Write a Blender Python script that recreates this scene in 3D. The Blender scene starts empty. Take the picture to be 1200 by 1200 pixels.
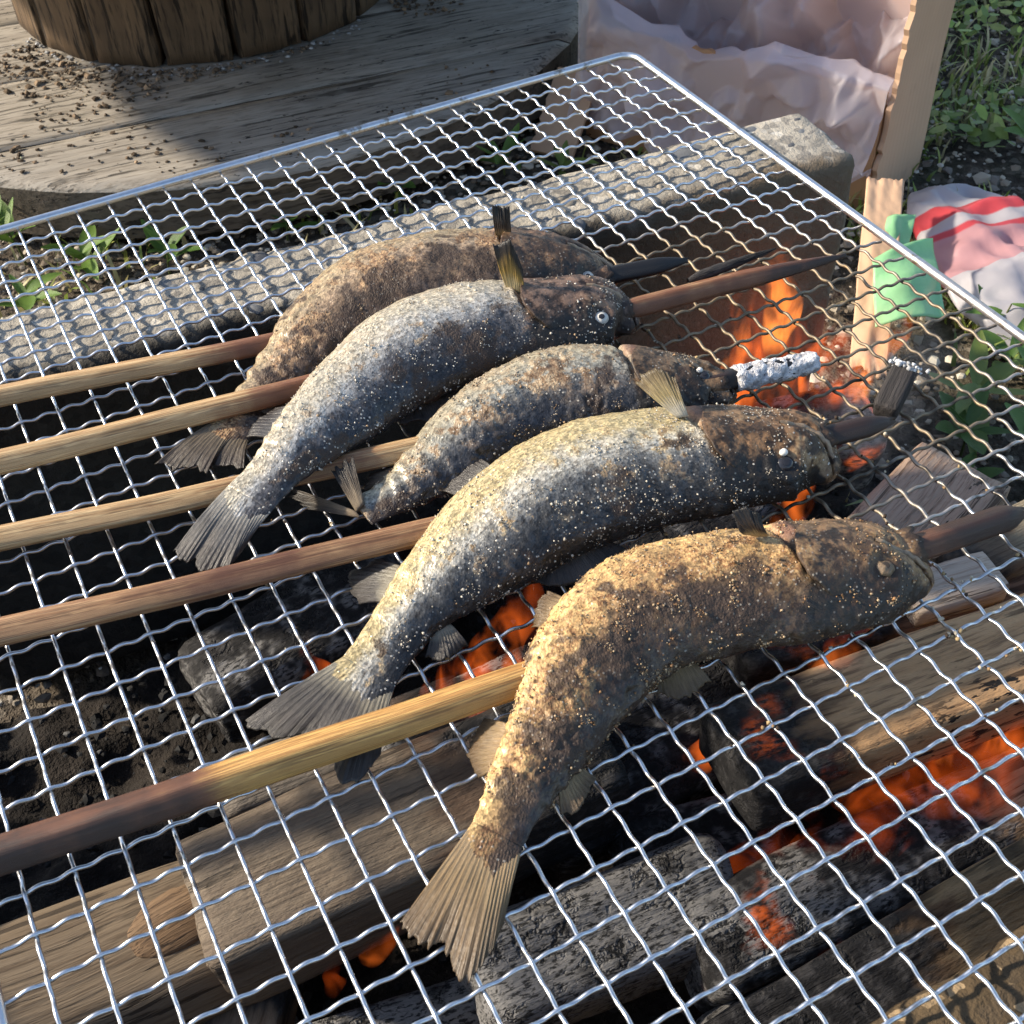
import bpy, math, random
import numpy as np
from mathutils import Vector, Matrix, noise

random.seed(7); rng = np.random.default_rng(7)
S = bpy.context.scene
COL = S.collection
R = math.radians

# ------------------------------------------------------------------ camera
cam_d = bpy.data.cameras.new('camera'); cam = bpy.data.objects.new('camera', cam_d); COL.objects.link(cam)
cam_d.sensor_width = 36; cam_d.lens = 41.68; cam_d.clip_start = 0.01; cam_d.clip_end = 200
right = Vector((0.88089, -0.47248, -0.02812)); up = Vector((0.35868, 0.62760, 0.69099)); fwd = Vector((0.30883, 0.61877, -0.72232))
m3 = Matrix((right, up, -fwd)).transposed()
cam.matrix_world = Matrix.Translation((-0.18109, -0.33169, 0.52247)) @ m3.to_4x4()
cam_d.dof.use_dof = True; cam_d.dof.focus_distance = 0.50; cam_d.dof.aperture_fstop = 48
S.camera = cam

# ------------------------------------------------------------------ light
SUN_AZ = Vector((-0.84, 0.54, 0)).normalized()      # horizontal direction towards the sun
SUN_EL = 30
w = bpy.data.worlds.new('World'); S.world = w; w.use_nodes = True
wt = w.node_tree; wt.nodes.clear()
sky = wt.nodes.new('ShaderNodeTexSky'); sky.sky_type = 'NISHITA'; sky.sun_disc = False
sky.sun_elevation = R(SUN_EL); sky.sun_rotation = math.atan2(SUN_AZ.x, SUN_AZ.y)
bg = wt.nodes.new('ShaderNodeBackground'); bg.inputs[1].default_value = 0.15
wo = wt.nodes.new('ShaderNodeOutputWorld')
wt.links.new(sky.outputs[0], bg.inputs[0]); wt.links.new(bg.outputs[0], wo.inputs[0])
sun_d = bpy.data.lights.new('sun', 'SUN'); sun_d.energy = 4.6; sun_d.angle = R(3.0); sun_d.color = (1.0, 0.88, 0.71)
sun = bpy.data.objects.new('sun', sun_d); COL.objects.link(sun)
sdir = Vector((SUN_AZ.x*math.cos(R(SUN_EL)), SUN_AZ.y*math.cos(R(SUN_EL)), math.sin(R(SUN_EL))))
sun.rotation_euler = (-sdir).to_track_quat('-Z', 'Y').to_euler(); sun.location = (-1, 1, 2)
S.view_settings.view_transform = 'Standard'; S.view_settings.look = 'None'
S.view_settings.exposure = 0.85; S.view_settings.gamma = 1.0

cy = S.cycles; cy.max_bounces = 7; cy.diffuse_bounces = 3; cy.glossy_bounces = 3; cy.transmission_bounces = 3; cy.transparent_max_bounces = 10
cy.volume_bounces = 0; cy.caustics_reflective = False; cy.caustics_refractive = False; cy.use_adaptive_sampling = True; cy.adaptive_threshold = 0.015
C = 0.015          # mesh pitch of the grate
ZG = 0.20          # height of the grate

# ------------------------------------------------------------------ helpers
def link(o, parent=None):
    COL.objects.link(o)
    if parent is not None: o.parent = parent
    return o

def mesh(name, V, F, mat=None, smooth=True, vec=None, flt=None, col=None):
    me = bpy.data.meshes.new(name)
    V = np.asarray(V, dtype=np.float32)
    if isinstance(F, np.ndarray):
        k = F.shape[1]; nf = len(F)
        me.vertices.add(len(V)); me.vertices.foreach_set('co', V.ravel())
        me.loops.add(nf*k); me.loops.foreach_set('vertex_index', F.ravel().astype(np.int32))
        me.polygons.add(nf); me.polygons.foreach_set('loop_start', np.arange(0, nf*k, k, dtype=np.int32))
        me.update(calc_edges=True); me.validate()
    else:
        me.from_pydata(V.tolist(), [], F); me.update()
    me.polygons.foreach_set('use_smooth', np.full(len(me.polygons), smooth))
    for nm, a in (vec or {}).items():
        at = me.attributes.new(nm, 'FLOAT_VECTOR', 'POINT'); at.data.foreach_set('vector', np.asarray(a, np.float32).ravel())
    for nm, a in (flt or {}).items():
        at = me.attributes.new(nm, 'FLOAT', 'POINT'); at.data.foreach_set('value', np.asarray(a, np.float32).ravel())
    for nm, a in (col or {}).items():
        at = me.attributes.new(nm, 'FLOAT_COLOR', 'POINT'); at.data.foreach_set('color', np.asarray(a, np.float32).ravel())
    if mat: me.materials.append(mat)
    return me

def obj(name, me, parent=None, loc=(0, 0, 0), rot=(0, 0, 0)):
    o = bpy.data.objects.new(name, me); link(o, parent); o.location = loc; o.rotation_euler = rot
    return o

def tag(o, label=None, cat=None, group=None, kind=None):
    if label: o['label'] = label
    if cat: o['category'] = cat
    if group: o['group'] = group
    if kind: o['kind'] = kind
    return o

def thing(name, label, cat, loc=(0, 0, 0), rot=(0, 0, 0), group=None):
    o = bpy.data.objects.new(name, None); o.empty_display_size = 0.01; link(o)
    o.location = loc; o.rotation_euler = rot
    return tag(o, label, cat, group)

def grid_faces(nu, nv, closed_v=False, off=0):
    a = []
    vv = nv if closed_v else nv-1
    i = np.arange(nu-1)[:, None]; j = np.arange(vv)[None, :]; j2 = (j+1) % nv
    f = np.stack([i*nv+j, i*nv+j2, (i+1)*nv+j2, (i+1)*nv+j], -1).reshape(-1, 4)
    return f+off

def vnoise(P, scale, octaves=4, H=0.9):
    return np.array([noise.fractal(Vector((p[0]*scale, p[1]*scale, p[2]*scale)), H, 2.1, octaves, noise_basis='PERLIN_ORIGINAL') for p in P])

def spline(T, n):
    """Catmull-Rom through rows of T resampled to n rows, about even in arc length of xyz"""
    T = np.asarray(T, float); k = len(T)
    P = np.vstack([2*T[0]-T[1], T, 2*T[-1]-T[-2]])
    out = []
    for i in range(k-1):
        p0, p1, p2, p3 = P[i:i+4]
        for t in np.linspace(0, 1, 40, endpoint=False):
            out.append(0.5*((2*p1)+(-p0+p2)*t+(2*p0-5*p1+4*p2-p3)*t*t+(-p0+3*p1-3*p2+p3)*t**3))
    out.append(T[-1]); out = np.array(out)
    d = np.r_[0, np.cumsum(np.linalg.norm(np.diff(out[:, :3], axis=0), axis=1))]
    q = np.linspace(0, d[-1], n)
    return np.stack([np.interp(q, d, out[:, c]) for c in range(T.shape[1])], 1), q

# ------------------------------------------------------------------ node helpers
class T:
    def __init__(s, name):
        s.m = bpy.data.materials.new(name); s.m.use_nodes = True; s.t = s.m.node_tree; s.t.nodes.clear()
        s.out = s.t.nodes.new('ShaderNodeOutputMaterial')
    def n(s, typ, ins=None, **pr):
        nd = s.t.nodes.new(typ)
        for k, v in pr.items(): setattr(nd, k, v)
        for k, v in (ins or {}).items():
            sk = nd.inputs[k]
            if isinstance(v, bpy.types.NodeSocket): s.t.links.new(v, sk)
            else: sk.default_value = v
        return nd
    def math(s, op, a, b=0.0, clamp=False):
        return s.n('ShaderNodeMath', {0: a, 1: b}, operation=op, use_clamp=clamp).outputs[0]
    def mix(s, f, a, b, blend='MIX'):
        if isinstance(a, tuple): a = (*a[:3], 1)
        if isinstance(b, tuple): b = (*b[:3], 1)
        return s.n('ShaderNodeMix', {0: f, 6: a, 7: b}, data_type='RGBA', blend_type=blend).outputs[2]
    def ramp(s, f, stops, interp='LINEAR'):
        nd = s.n('ShaderNodeValToRGB', {0: f}); e = nd.color_ramp.elements; nd.color_ramp.interpolation = interp
        while len(e) > len(stops): e.remove(e[-1])
        while len(e) < len(stops): e.new(0.5)
        for x, (p, c) in zip(e, stops):
            x.position = p; x.color = (c, c, c, 1) if isinstance(c, (int, float)) else (*c[:3], 1)
        return nd.outputs[0]
    def noise(s, vec, scale, detail=4, rough=0.55, dist=0.0):
        i = {'Scale': scale, 'Detail': min(detail, 3), 'Roughness': rough, 'Distortion': dist}
        if vec is not None: i['Vector'] = vec
        return s.n('ShaderNodeTexNoise', i).outputs[0]
    def voro(s, vec, scale, feature='F1', out=0):
        i = {'Scale': scale}
        if vec is not None: i['Vector'] = vec
        return s.n('ShaderNodeTexVoronoi', i, feature=feature).outputs[out]
    def mapv(s, vec, scale=(1, 1, 1), loc=(0, 0, 0), rot=(0, 0, 0)):
        return s.n('ShaderNodeMapping', {0: vec, 1: loc, 2: rot, 3: scale}).outputs[0]
    def attr(s, name, out=1): return s.n('ShaderNodeAttribute', attribute_name=name).outputs[out]
    def obj(s): return s.n('ShaderNodeTexCoord').outputs['Object']
    def pos(s): return s.n('ShaderNodeNewGeometry').outputs['Position']
    def sep(s, v): return s.n('ShaderNodeSeparateXYZ', {0: v}).outputs
    def smooth(s, x, lo, hi):
        return s.n('ShaderNodeMapRange', {0: x, 1: lo, 2: hi, 3: 0.0, 4: 1.0}, interpolation_type='SMOOTHSTEP').outputs[0]
    def bump(s, h, strength=0.4, dist=0.001, normal=None):
        i = {'Height': h, 'Strength': strength, 'Distance': dist}
        if normal is not None: i['Normal'] = normal
        return s.n('ShaderNodeBump', i).outputs[0]
    def principled(s, **k):
        ins = {}
        names = dict(base='Base Color', rough='Roughness', metal='Metallic', normal='Normal', ior='IOR', spec='Specular IOR Level', sss='Subsurface Weight', trans='Transmission Weight', ec='Emission Color', es='Emission Strength', alpha='Alpha', coat='Coat Weight')
        for a, v in k.items():
            if isinstance(v, tuple) and a in ('base', 'ec'): v = (*v[:3], 1)
            ins[names[a]] = v
        nd = s.n('ShaderNodeBsdfPrincipled', ins)
        return nd.outputs[0]
    def done(s, sh):
        s.t.links.new(sh, s.out.inputs[0]); return s.m

# ------------------------------------------------------------------ materials
def mat_wire(name='galvanised_wire', rail=False):
    t = T(name); p = t.pos()
    x, y, z = t.sep(p)
    dx = t.math('MULTIPLY', t.math('SUBTRACT', x, 0.085), 7.5); dy = t.math('MULTIPLY', t.math('SUBTRACT', y, -0.03), 7.8)
    d = t.math('ADD', t.math('MULTIPLY', dx, dx), t.math('MULTIPLY', dy, dy))
    nz = t.noise(p, 22, 4)
    heat = t.smooth(t.math('ADD', d, t.math('MULTIPLY', nz, 0.8)), 1.55, 0.75)
    fine = t.noise(p, 260, 4, 0.7)
    base = t.mix(fine, (0.55, 0.56, 0.58), (0.78, 0.79, 0.80))
    tan = t.mix(t.noise(p, 60, 3), (0.13, 0.10, 0.07), (0.36, 0.29, 0.20))
    if rail: heat = t.math('MULTIPLY', heat, 0.55)
    col = t.mix(heat, base, tan)
    stn = t.math('MULTIPLY', t.smooth(t.noise(p, 90, 3, 0.7), 0.55, 0.68), t.smooth(x, -0.16, 0.02))
    col = t.mix(t.math('MULTIPLY', stn, 0.75), col, (0.24, 0.17, 0.09))
    # soot and burnt-on residue under the fish and above the flames
    sd = t.smooth(t.noise(p, 40, 3, 0.7), 0.51, 0.62)
    sy = t.math('MULTIPLY', t.smooth(y, 0.0, -0.05), t.smooth(y, -0.19, -0.14))
    soot = t.math('MULTIPLY', t.math('MULTIPLY', sd, t.smooth(x, -0.14, -0.05)), sy)
    col = t.mix(t.math('MULTIPLY', soot, 0.0 if rail else 0.85), col, (0.03, 0.026, 0.022))
    rough = t.math('ADD', t.math('MULTIPLY', heat, 0.2), t.math('ADD', 0.25, t.math('MULTIPLY', fine, 0.2)))
    metal = t.math('SUBTRACT', 1.0, t.math('MULTIPLY', heat, 0.35))
    return t.done(t.principled(base=col, rough=rough, metal=metal, normal=t.bump(fine, 0.12, 0.0003)))

def mat_fish(name, back, mid, silver, belly, crust_a, crust_b, crust, char, head_c, seed, metal=0.25, spots=0.0, speck=0.5, shift=0.0):
    t = T(name); st = t.attr('fst'); s, b, th = t.sep(st)
    uv = t.attr('suv'); o = t.n('ShaderNodeVectorMath', {0: t.pos(), 1: (seed*3.1, seed*1.7, seed)}, operation='ADD').outputs[0]
    n1 = t.noise(o, 55, 5, 0.6); n2 = t.noise(o, 170, 5, 0.68); n3 = t.noise(o, 620, 4, 0.7)
    bb = t.math('ADD', t.math('MULTIPLY', b, 0.5), t.math('ADD', 0.5-shift, t.math('ADD', t.math('MULTIPLY', t.math('SUBTRACT', n1, 0.5), 0.34), t.math('MULTIPLY', t.math('SUBTRACT', n2, 0.5), 0.40))))  # shift widens the natural dark back with shade put into the colour
    base = t.ramp(bb, [(0.06, back), (0.24, tuple(0.65*x+0.35*y for x, y in zip(back, mid))), (0.36, mid), (0.52, silver), (0.74, belly), (1.0, belly)])
    sc = t.mapv(uv, (1, 1.35, 1))
    vn = t.n('ShaderNodeTexVoronoi', {'Vector': sc, 'Scale': 1050.0}, feature='F1'); vd = vn.outputs[0]; vcv = t.sep(vn.outputs[1])[0]
    bodym = t.smooth(s, 0.775, 0.745)
    sparkle = t.math('ADD', 0.50, t.math('MULTIPLY', vcv, 0.95))
    base = t.mix(bodym, base, t.mix(1.0, base, sparkle, 'MULTIPLY'))
    blue = t.math('MULTIPLY', t.smooth(n2, 0.45, 0.62), t.smooth(bb, 0.55, 0.25))
    base = t.mix(t.math('MULTIPLY', blue, 0.22), base, (0.075, 0.082, 0.095))
    ll = t.math('MULTIPLY', t.smooth(t.math('ABSOLUTE', t.math('SUBTRACT', b, 0.02)), 0.030, 0.008), bodym)
    base = t.mix(t.math('MULTIPLY', ll, 0.45), base, t.mix(1.0, base, (0.35, 0.33, 0.32), 'MULTIPLY'))
    # head: burnt skin
    hm = t.smooth(t.math('ADD', s, t.math('MULTIPLY', t.math('SUBTRACT', n2, 0.5), 0.05)), 0.738, 0.756)
    hcol = t.mix(t.smooth(n2, 0.40, 0.60), tuple(0.16*x for x in head_c), head_c)
    hcol = t.mix(t.smooth(bb, 0.42, 0.20), hcol, (0.016, 0.014, 0.012))
    base = t.mix(hm, base, hcol)
    # roasted salt crust
    cm = t.math('MULTIPLY', t.smooth(t.math('ADD', n1, t.math('MULTIPLY', t.math('SUBTRACT', n2, 0.5), 0.9)), 0.66-crust*0.45, 0.76-crust*0.45), t.math('SUBTRACT', 1.0, t.math('MULTIPLY', t.smooth(bb, 0.66, 0.86), 0.6)))
    cm = t.math('MULTIPLY', cm, t.math('ADD', 0.08, t.math('MULTIPLY', t.smooth(bb, 0.14, 0.50), 0.92)))
    cm = t.math('MULTIPLY', cm, t.math('SUBTRACT', 1.0, t.math('MULTIPLY', hm, 0.55)))
    ccol = t.mix(t.smooth(n3, 0.36, 0.62), crust_a, crust_b)
    ccol = t.mix(t.smooth(t.noise(o, 48, 3, 0.65), 0.46, 0.60), ccol, t.mix(0.62, ccol, (0.09, 0.042, 0.018)))
    base = t.mix(cm, base, ccol)
    wr = t.noise(t.mapv(uv, (260, 700, 1)), 1.0, 3, 0.65)
    base = t.mix(t.math('MULTIPLY', t.smooth(wr, 0.54, 0.66), 0.55), base, t.mix(1.0, base, (0.36, 0.27, 0.20), 'MULTIPLY'))
    fch = t.attr('fch', 2)
    # char
    n4 = t.noise(t.mapv(o, (1, 1, 1), (3, 5, 1)), 40, 3, 0.75)
    ch = t.smooth(t.math('SUBTRACT', n4, t.math('MULTIPLY', t.smooth(bb, 0.45, 0.8), 0.06)), 0.630-char*0.24, 0.700-char*0.24)
    ch = t.math('MAXIMUM', ch, t.smooth(t.math('ADD', fch, t.math('MULTIPLY', t.math('SUBTRACT', n2, 0.5), 1.3)), 0.42, 0.62))
    base = t.mix(t.math('MULTIPLY', ch, 0.88), base, t.mix(n3, (0.014, 0.010, 0.008), (0.06, 0.034, 0.02)))
    if spots:
        sv = t.voro(o, 330, 'F1', 0)
        base = t.mix(t.math('MULTIPLY', t.smooth(sv, 0.34, 0.16), t.math('MULTIPLY', t.smooth(n1, 0.40, 0.56), spots)), base, (0.045, 0.024, 0.014))
    # fine salt
    sv = t.n('ShaderNodeTexVoronoi', {'Vector': o, 'Scale': 760.0}, feature='F1')
    sp = t.math('MULTIPLY', t.smooth(sv.outputs[0], 0.36, 0.20), t.smooth(t.sep(sv.outputs[1])[1], 0.72, 0.80))
    sp = t.math('MULTIPLY', sp, t.math('MULTIPLY', t.smooth(n1, 0.36, 0.60), speck))
    base = t.mix(sp, base, (0.60, 0.55, 0.46))
    # pink flesh at the gill slit
    gm = t.math('MULTIPLY', t.math('MULTIPLY', t.smooth(s, 0.722, 0.738), t.smooth(s, 0.772, 0.758)), t.smooth(b, 0.40, 0.7))
    base = t.mix(t.math('MULTIPLY', gm, 0.7), base, t.mix(n2, (0.16, 0.06, 0.035), (0.34, 0.19, 0.12)))
    cov = t.math('MAXIMUM', t.math('MAXIMUM', cm, ch), t.math('MULTIPLY', t.smooth(s, 0.71, 0.73), 0.6))
    rough = t.math('ADD', 0.32, t.math('MULTIPLY', cov, 0.34))
    rough = t.math('ADD', rough, t.math('MULTIPLY', t.math('SUBTRACT', n3, 0.5), 0.3))
    me = t.math('MULTIPLY', t.math('SUBTRACT', 1.0, cov), metal, True)
    hgt = t.math('ADD', t.math('MULTIPLY', t.math('MULTIPLY', vd, bodym), 0.16), t.math('ADD', t.math('MULTIPLY', n3, 0.30), t.math('MULTIPLY', n2, 0.7)))
    hgt = t.math('ADD', hgt, t.math('MULTIPLY', sp, 0.25))
    b2 = t.bump(hgt, t.math('ADD', 0.45, t.math('MULTIPLY', cov, 0.4)), 0.0016)
    return t.done(t.principled(base=base, rough=rough, metal=me, normal=b2, spec=0.45))

def mat_fin(name, root, mid, tip, rays=16):
    t = T(name); fu = t.attr('fuv'); u, v, q = t.sep(fu); o = t.pos()
    n1 = t.noise(o, 150, 3, 0.6); n2 = t.noise(o, 600, 3, 0.6)
    st = t.noise(t.mapv(fu, (rays*2.6, 1.4, 1)), 1.0, 3, 0.6); st2 = t.noise(t.mapv(fu, (rays*6.0, 3.0, 1)), 1.0, 2, 0.6)
    vv = t.math('ADD', v, t.math('MULTIPLY', t.math('SUBTRACT', t.math('ADD', t.math('MULTIPLY', n1, 0.5), t.math('MULTIPLY', st, 0.5)), 0.5), 0.6))
    col = t.ramp(vv, [(0.20, root), (0.46, mid), (0.8, tip), (1.0, tuple(0.6*x for x in tip))])
    col = t.mix(t.math('MULTIPLY', t.smooth(st2, 0.46, 0.64), 0.65), col, t.mix(1.0, col, (0.30, 0.26, 0.22), 'MULTIPLY'))
    col = t.mix(t.math('MULTIPLY', t.smooth(st, 0.56, 0.70), 0.5), col, t.mix(1.0, col, (1.9, 1.75, 1.5), 'MULTIPLY'))
    bs = t.principled(base=col, rough=0.40, normal=t.bump(t.math('ADD', t.math('MULTIPLY', n2, 0.5), t.math('ADD', st, st2)), 0.5, 0.0008))
    tr = t.n('ShaderNodeBsdfTranslucent', {0: col}).outputs[0]
    return t.done(t.n('ShaderNodeMixShader', {0: 0.22, 1: bs, 2: tr}).outputs[0])

def mat_salt():
    t = T('salt_grain'); c = t.attr('gc', 0)
    return t.done(t.principled(base=c, rough=0.55, sss=0.0))

def mat_flat(name, c, rough=0.5, metal=0.0, var=0.25, scale=200, bumpd=0.0004):
    t = T(name); o = t.obj(); n = t.noise(o, scale, 4)
    col = t.mix(n, tuple(x*(1-var) for x in c), tuple(min(1, x*(1+var)) for x in c))
    return t.done(t.principled(base=col, rough=rough, metal=metal, normal=t.bump(n, 0.4, bumpd)))

def mat_bamboo(name, pale, warm, red):
    t = T(name); a, w_, ch = t.sep(t.attr('fuv'))      # along (m), around, char 0..1
    o = t.obj()
    fib = t.noise(t.mapv(t.attr('fuv'), (6, 120, 0)), 6, 4, 0.65)
    fib2 = t.noise(t.mapv(t.attr('fuv'), (5, 330, 0)), 9, 3, 0.6)
    n = t.noise(o, 70, 4)
    col = t.mix(t.smooth(fib, 0.38, 0.62), pale, warm)
    col = t.mix(t.math('MULTIPLY', t.smooth(fib2, 0.49, 0.56), 0.62), col, tuple(0.30*x for x in warm))
    c = t.math('ADD', ch, t.math('MULTIPLY', t.math('SUBTRACT', t.math('ADD', t.math('MULTIPLY', n, 0.6), t.math('MULTIPLY', fib, 0.4)), 0.5), 0.7))
    col = t.mix(t.smooth(c, 0.15, 0.5), col, red)
    col = t.mix(t.smooth(c, 0.45, 0.72), col, (0.030, 0.015, 0.010))
    col = t.mix(t.smooth(c, 0.80, 1.0), col, (0.010, 0.009, 0.009))
    rough = t.math('ADD', 0.36, t.math('MULTIPLY', fib, 0.3))
    return t.done(t.principled(base=col, rough=rough, normal=t.bump(t.math('ADD', fib, fib2), 0.35, 0.0006)))

def mat_ash():
    t = T('white_ash'); o = t.obj(); n = t.noise(o, 400, 5, 0.7)
    return t.done(t.principled(base=t.mix(t.smooth(n, 0.35, 0.65), (0.34, 0.33, 0.33), (0.72, 0.71, 0.70)), rough=0.95, normal=t.bump(n, 0.9, 0.002)))

def mat_wood(name, a, b, dark, char_from=None, char_to=None, fleck=0.0, glow=0.0, ashy=0.0, grain=1.0):
    """object x = along the grain; char between x = char_from (none) and char_to (full)"""
    t = T(name); o = t.obj(); x, y, z = t.sep(o)
    wv = t.n('ShaderNodeVectorMath', {0: o, 1: t.n('ShaderNodeVectorMath', {0: t.n('ShaderNodeTexNoise', {'Vector': o, 'Scale': 9.0, 'Detail': 3}).outputs[1], 1: (0.009, 0.009, 0.009)}, operation='MULTIPLY').outputs[0]}, operation='ADD').outputs[0]
    g = t.noise(t.mapv(wv, (7, 120*grain, 120*grain)), 1.0, 5, 0.65)
    g2 = t.noise(t.mapv(wv, (30, 760*grain, 760*grain)), 1.0, 3, 0.7)
    big = t.noise(o, 14, 4)
    col = t.mix(t.smooth(g, 0.3, 0.7), a, b)
    col = t.mix(t.math('MULTIPLY', t.smooth(g2, 0.48, 0.66), 0.8), col, dark)
    col = t.mix(t.math('MULTIPLY', t.smooth(big, 0.5, 0.75), 0.5), col, dark)
    crack = t.smooth(t.noise(t.mapv(wv, (9, 330*grain, 330*grain), (3, 1, 7)), 1.0, 3, 0.6), 0.575, 0.605)
    crack = t.math('MULTIPLY', crack, t.smooth(t.noise(o, 22, 3), 0.36, 0.56))
    col = t.mix(t.math('MULTIPLY', crack, 0.85), col, tuple(0.3*q for q in dark))
    h = t.math('SUBTRACT', t.math('ADD', g, t.math('MULTIPLY', g2, 0.5)), crack)
    if fleck:
        f = t.smooth(t.noise(t.mapv(o, (75, 230, 230)), 1.0, 4, 0.65), 0.66-fleck*0.12, 0.70-fleck*0.12)
        f2 = t.smooth(t.noise(o, 11, 2), 0.40, 0.56)
        col = t.mix(t.math('MULTIPLY', f, f2), col, (0.012, 0.01, 0.009))
    em = None
    if char_from is not None:
        c = t.n('ShaderNodeMapRange', {0: t.math('ADD', x, t.math('MULTIPLY', t.math('SUBTRACT', t.noise(t.mapv(o, (30, 60, 60)), 1.0, 5, 0.6), 0.5), 0.07)), 1: char_from, 2: char_to, 3: 0.0, 4: 1.0}).outputs[0]
        dst = t.n('ShaderNodeVectorMath', {0: o, 1: t.n('ShaderNodeVectorMath', {0: t.n('ShaderNodeTexNoise', {'Vector': o, 'Scale': 70.0, 'Detail': 4, 'Roughness': 0.7}).outputs[1], 1: (0.018, 0.012, 0.012)}, operation='MULTIPLY').outputs[0]}, operation='ADD').outputs[0]
        cc = t.math('ADD', t.voro(t.mapv(dst, (70, 200, 200)), 1.0, 'DISTANCE_TO_EDGE'), t.smooth(t.noise(o, 45, 3), 0.42, 0.70))
        blk = t.mix(t.smooth(t.noise(o, 160, 4, 0.7), 0.45, 0.7), (0.010, 0.0095, 0.010), (0.045, 0.043, 0.043))
        if ashy: blk = t.mix(t.math('MULTIPLY', t.smooth(t.noise(o, 38, 5, 0.7), 0.52-ashy*0.25, 0.62-ashy*0.2), 0.9), blk, t.mix(t.smooth(t.noise(t.mapv(o, (260, 700, 700)), 1.0, 3, 0.7), 0.38, 0.52), (0.015, 0.015, 0.015), (0.18, 0.175, 0.17)))
        blk = t.mix(t.smooth(cc, 0.07, 0.0), blk, (0.004, 0.004, 0.004))
        col = t.mix(t.smooth(c, 0.0, 0.25), col, t.mix(0.6, col, (0.06, 0.028, 0.015)))
        col = t.mix(t.smooth(c, 0.22, 0.5), col, blk)
        h = t.math('ADD', h, t.math('MULTIPLY', t.math('MULTIPLY', t.smooth(cc, 0.0, 0.18), t.smooth(c, 0.2, 0.6)), 0.9)); h = t.math('ADD', h, t.math('MULTIPLY', t.noise(t.mapv(o, (150, 420, 420)), 1.0, 4, 0.7), 0.8))
        if glow:
            e1 = t.smooth(t.noise(o, 30, 3, 0.5), 0.58, 0.80)
            e2 = t.smooth(t.noise(t.mapv(o, (140, 300, 300)), 1.0, 4, 0.7), 0.36, 0.66)
            em = t.math('MULTIPLY', t.math('MULTIPLY', t.math('MULTIPLY', e1, e2), t.smooth(c, 0.3, 0.7)), glow*0.20)
    bmp = t.bump(h, 0.6, 0.0022)
    k = dict(base=col, rough=0.82, normal=bmp, spec=0.3)
    if em is not None: k.update(ec=(1.0, 0.17, 0.02), es=em)
    return t.done(t.principled(**k))

def mat_concrete(name, soot_dir=0, soot=1.0, tone=1.0, tint=None):
    t = T(name); o = t.obj(); x, y, z = t.sep(o)
    n1 = t.noise(o, 30, 5, 0.65); n2 = t.noise(o, 260, 4, 0.7); v = t.voro(o, 210, 'F1', 1)
    col = t.ramp(n1, [(0.3, tuple(tone*q for q in (0.22, 0.20, 0.165))), (0.55, tuple(tone*q for q in (0.36, 0.325, 0.265))), (0.75, tuple(tone*q for q in (0.45, 0.41, 0.335)))])
    col = t.mix(t.math('MULTIPLY', t.smooth(t.sep(v)[0], 0.72, 0.80), 0.55), col, (0.10, 0.095, 0.09))
    col = t.mix(t.math('MULTIPLY', t.smooth(t.sep(v)[1], 0.90, 0.93), 0.5), col, (0.62, 0.58, 0.50))
    col = t.mix(t.math('MULTIPLY', t.smooth(n2, 0.55, 0.7), 0.35), col, (0.12, 0.105, 0.085))
    if tint: col = t.mix(1.0, col, tint, 'MULTIPLY')
    if soot_dir:
        ys = t.math('MULTIPLY', y, float(soot_dir))
        nz = t.noise(o, 22, 5, 0.6)
        m = t.smooth(t.math('ADD', ys, t.math('MULTIPLY', t.math('SUBTRACT', nz, 0.5), 0.03)), 0.014, 0.027)
        sx = t.smooth(x, 0.27, 0.02)          # heavier towards the middle of the fire
        sc = t.mix(t.smooth(t.math('ADD', x, t.math('MULTIPLY', nz, 0.1)), 0.10, 0.25), (0.010, 0.009, 0.008), (0.13, 0.095, 0.06))
        col = t.mix(t.math('MULTIPLY', m, 0.93*soot), col, sc)
    return t.done(t.principled(base=col, rough=0.92, normal=t.bump(t.math('ADD', n2, t.math('MULTIPLY', t.sep(v)[0], 0.35)), 0.8, 0.0018), spec=0.25))

def mat_stone(name, c):
    t = T(name); o = t.obj(); n = t.noise(o, 300, 4)
    return t.done(t.principled(base=t.mix(n, tuple(0.7*x for x in c), tuple(1.25*x for x in c)), rough=0.7, normal=t.bump(n, 0.3, 0.0005)))

def mat_ground():
    t = T('soil'); o = t.pos(); n1 = t.noise(o, 9, 5, 0.6); n2 = t.noise(o, 120, 5, 0.7); v = t.voro(o, 130, 'F1', 1)
    col = t.ramp(n2, [(0.3, (0.030, 0.024, 0.018)), (0.55, (0.075, 0.060, 0.045)), (0.75, (0.15, 0.125, 0.095))])
    col = t.mix(t.math('MULTIPLY', t.smooth(t.sep(v)[0], 0.75, 0.9), 0.5), col, (0.22, 0.19, 0.15))
    col = t.mix(t.math('MULTIPLY', t.smooth(n1, 0.5, 0.7), 0.4), col, (0.045, 0.055, 0.02))
    return t.done(t.principled(base=col, rough=0.95, normal=t.bump(t.math('ADD', n2, t.math('MULTIPLY', t.sep(v)[0], 0.5)), 0.9, 0.006), spec=0.2))

def mat_pit():
    t = T('ash_and_soot'); o = t.pos(); n1 = t.noise(o, 35, 5, 0.65); n2 = t.noise(o, 240, 4, 0.7)
    col = t.ramp(n1, [(0.3, (0.008, 0.007, 0.0065)), (0.55, (0.022, 0.018, 0.015)), (0.75, (0.05, 0.042, 0.035))])
    col = t.mix(t.math('MULTIPLY', t.smooth(n2, 0.62, 0.72), 0.35), col, (0.13, 0.11, 0.095))
    return t.done(t.principled(base=col, rough=0.95, normal=t.bump(n2, 0.8, 0.004), spec=0.2))

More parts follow.
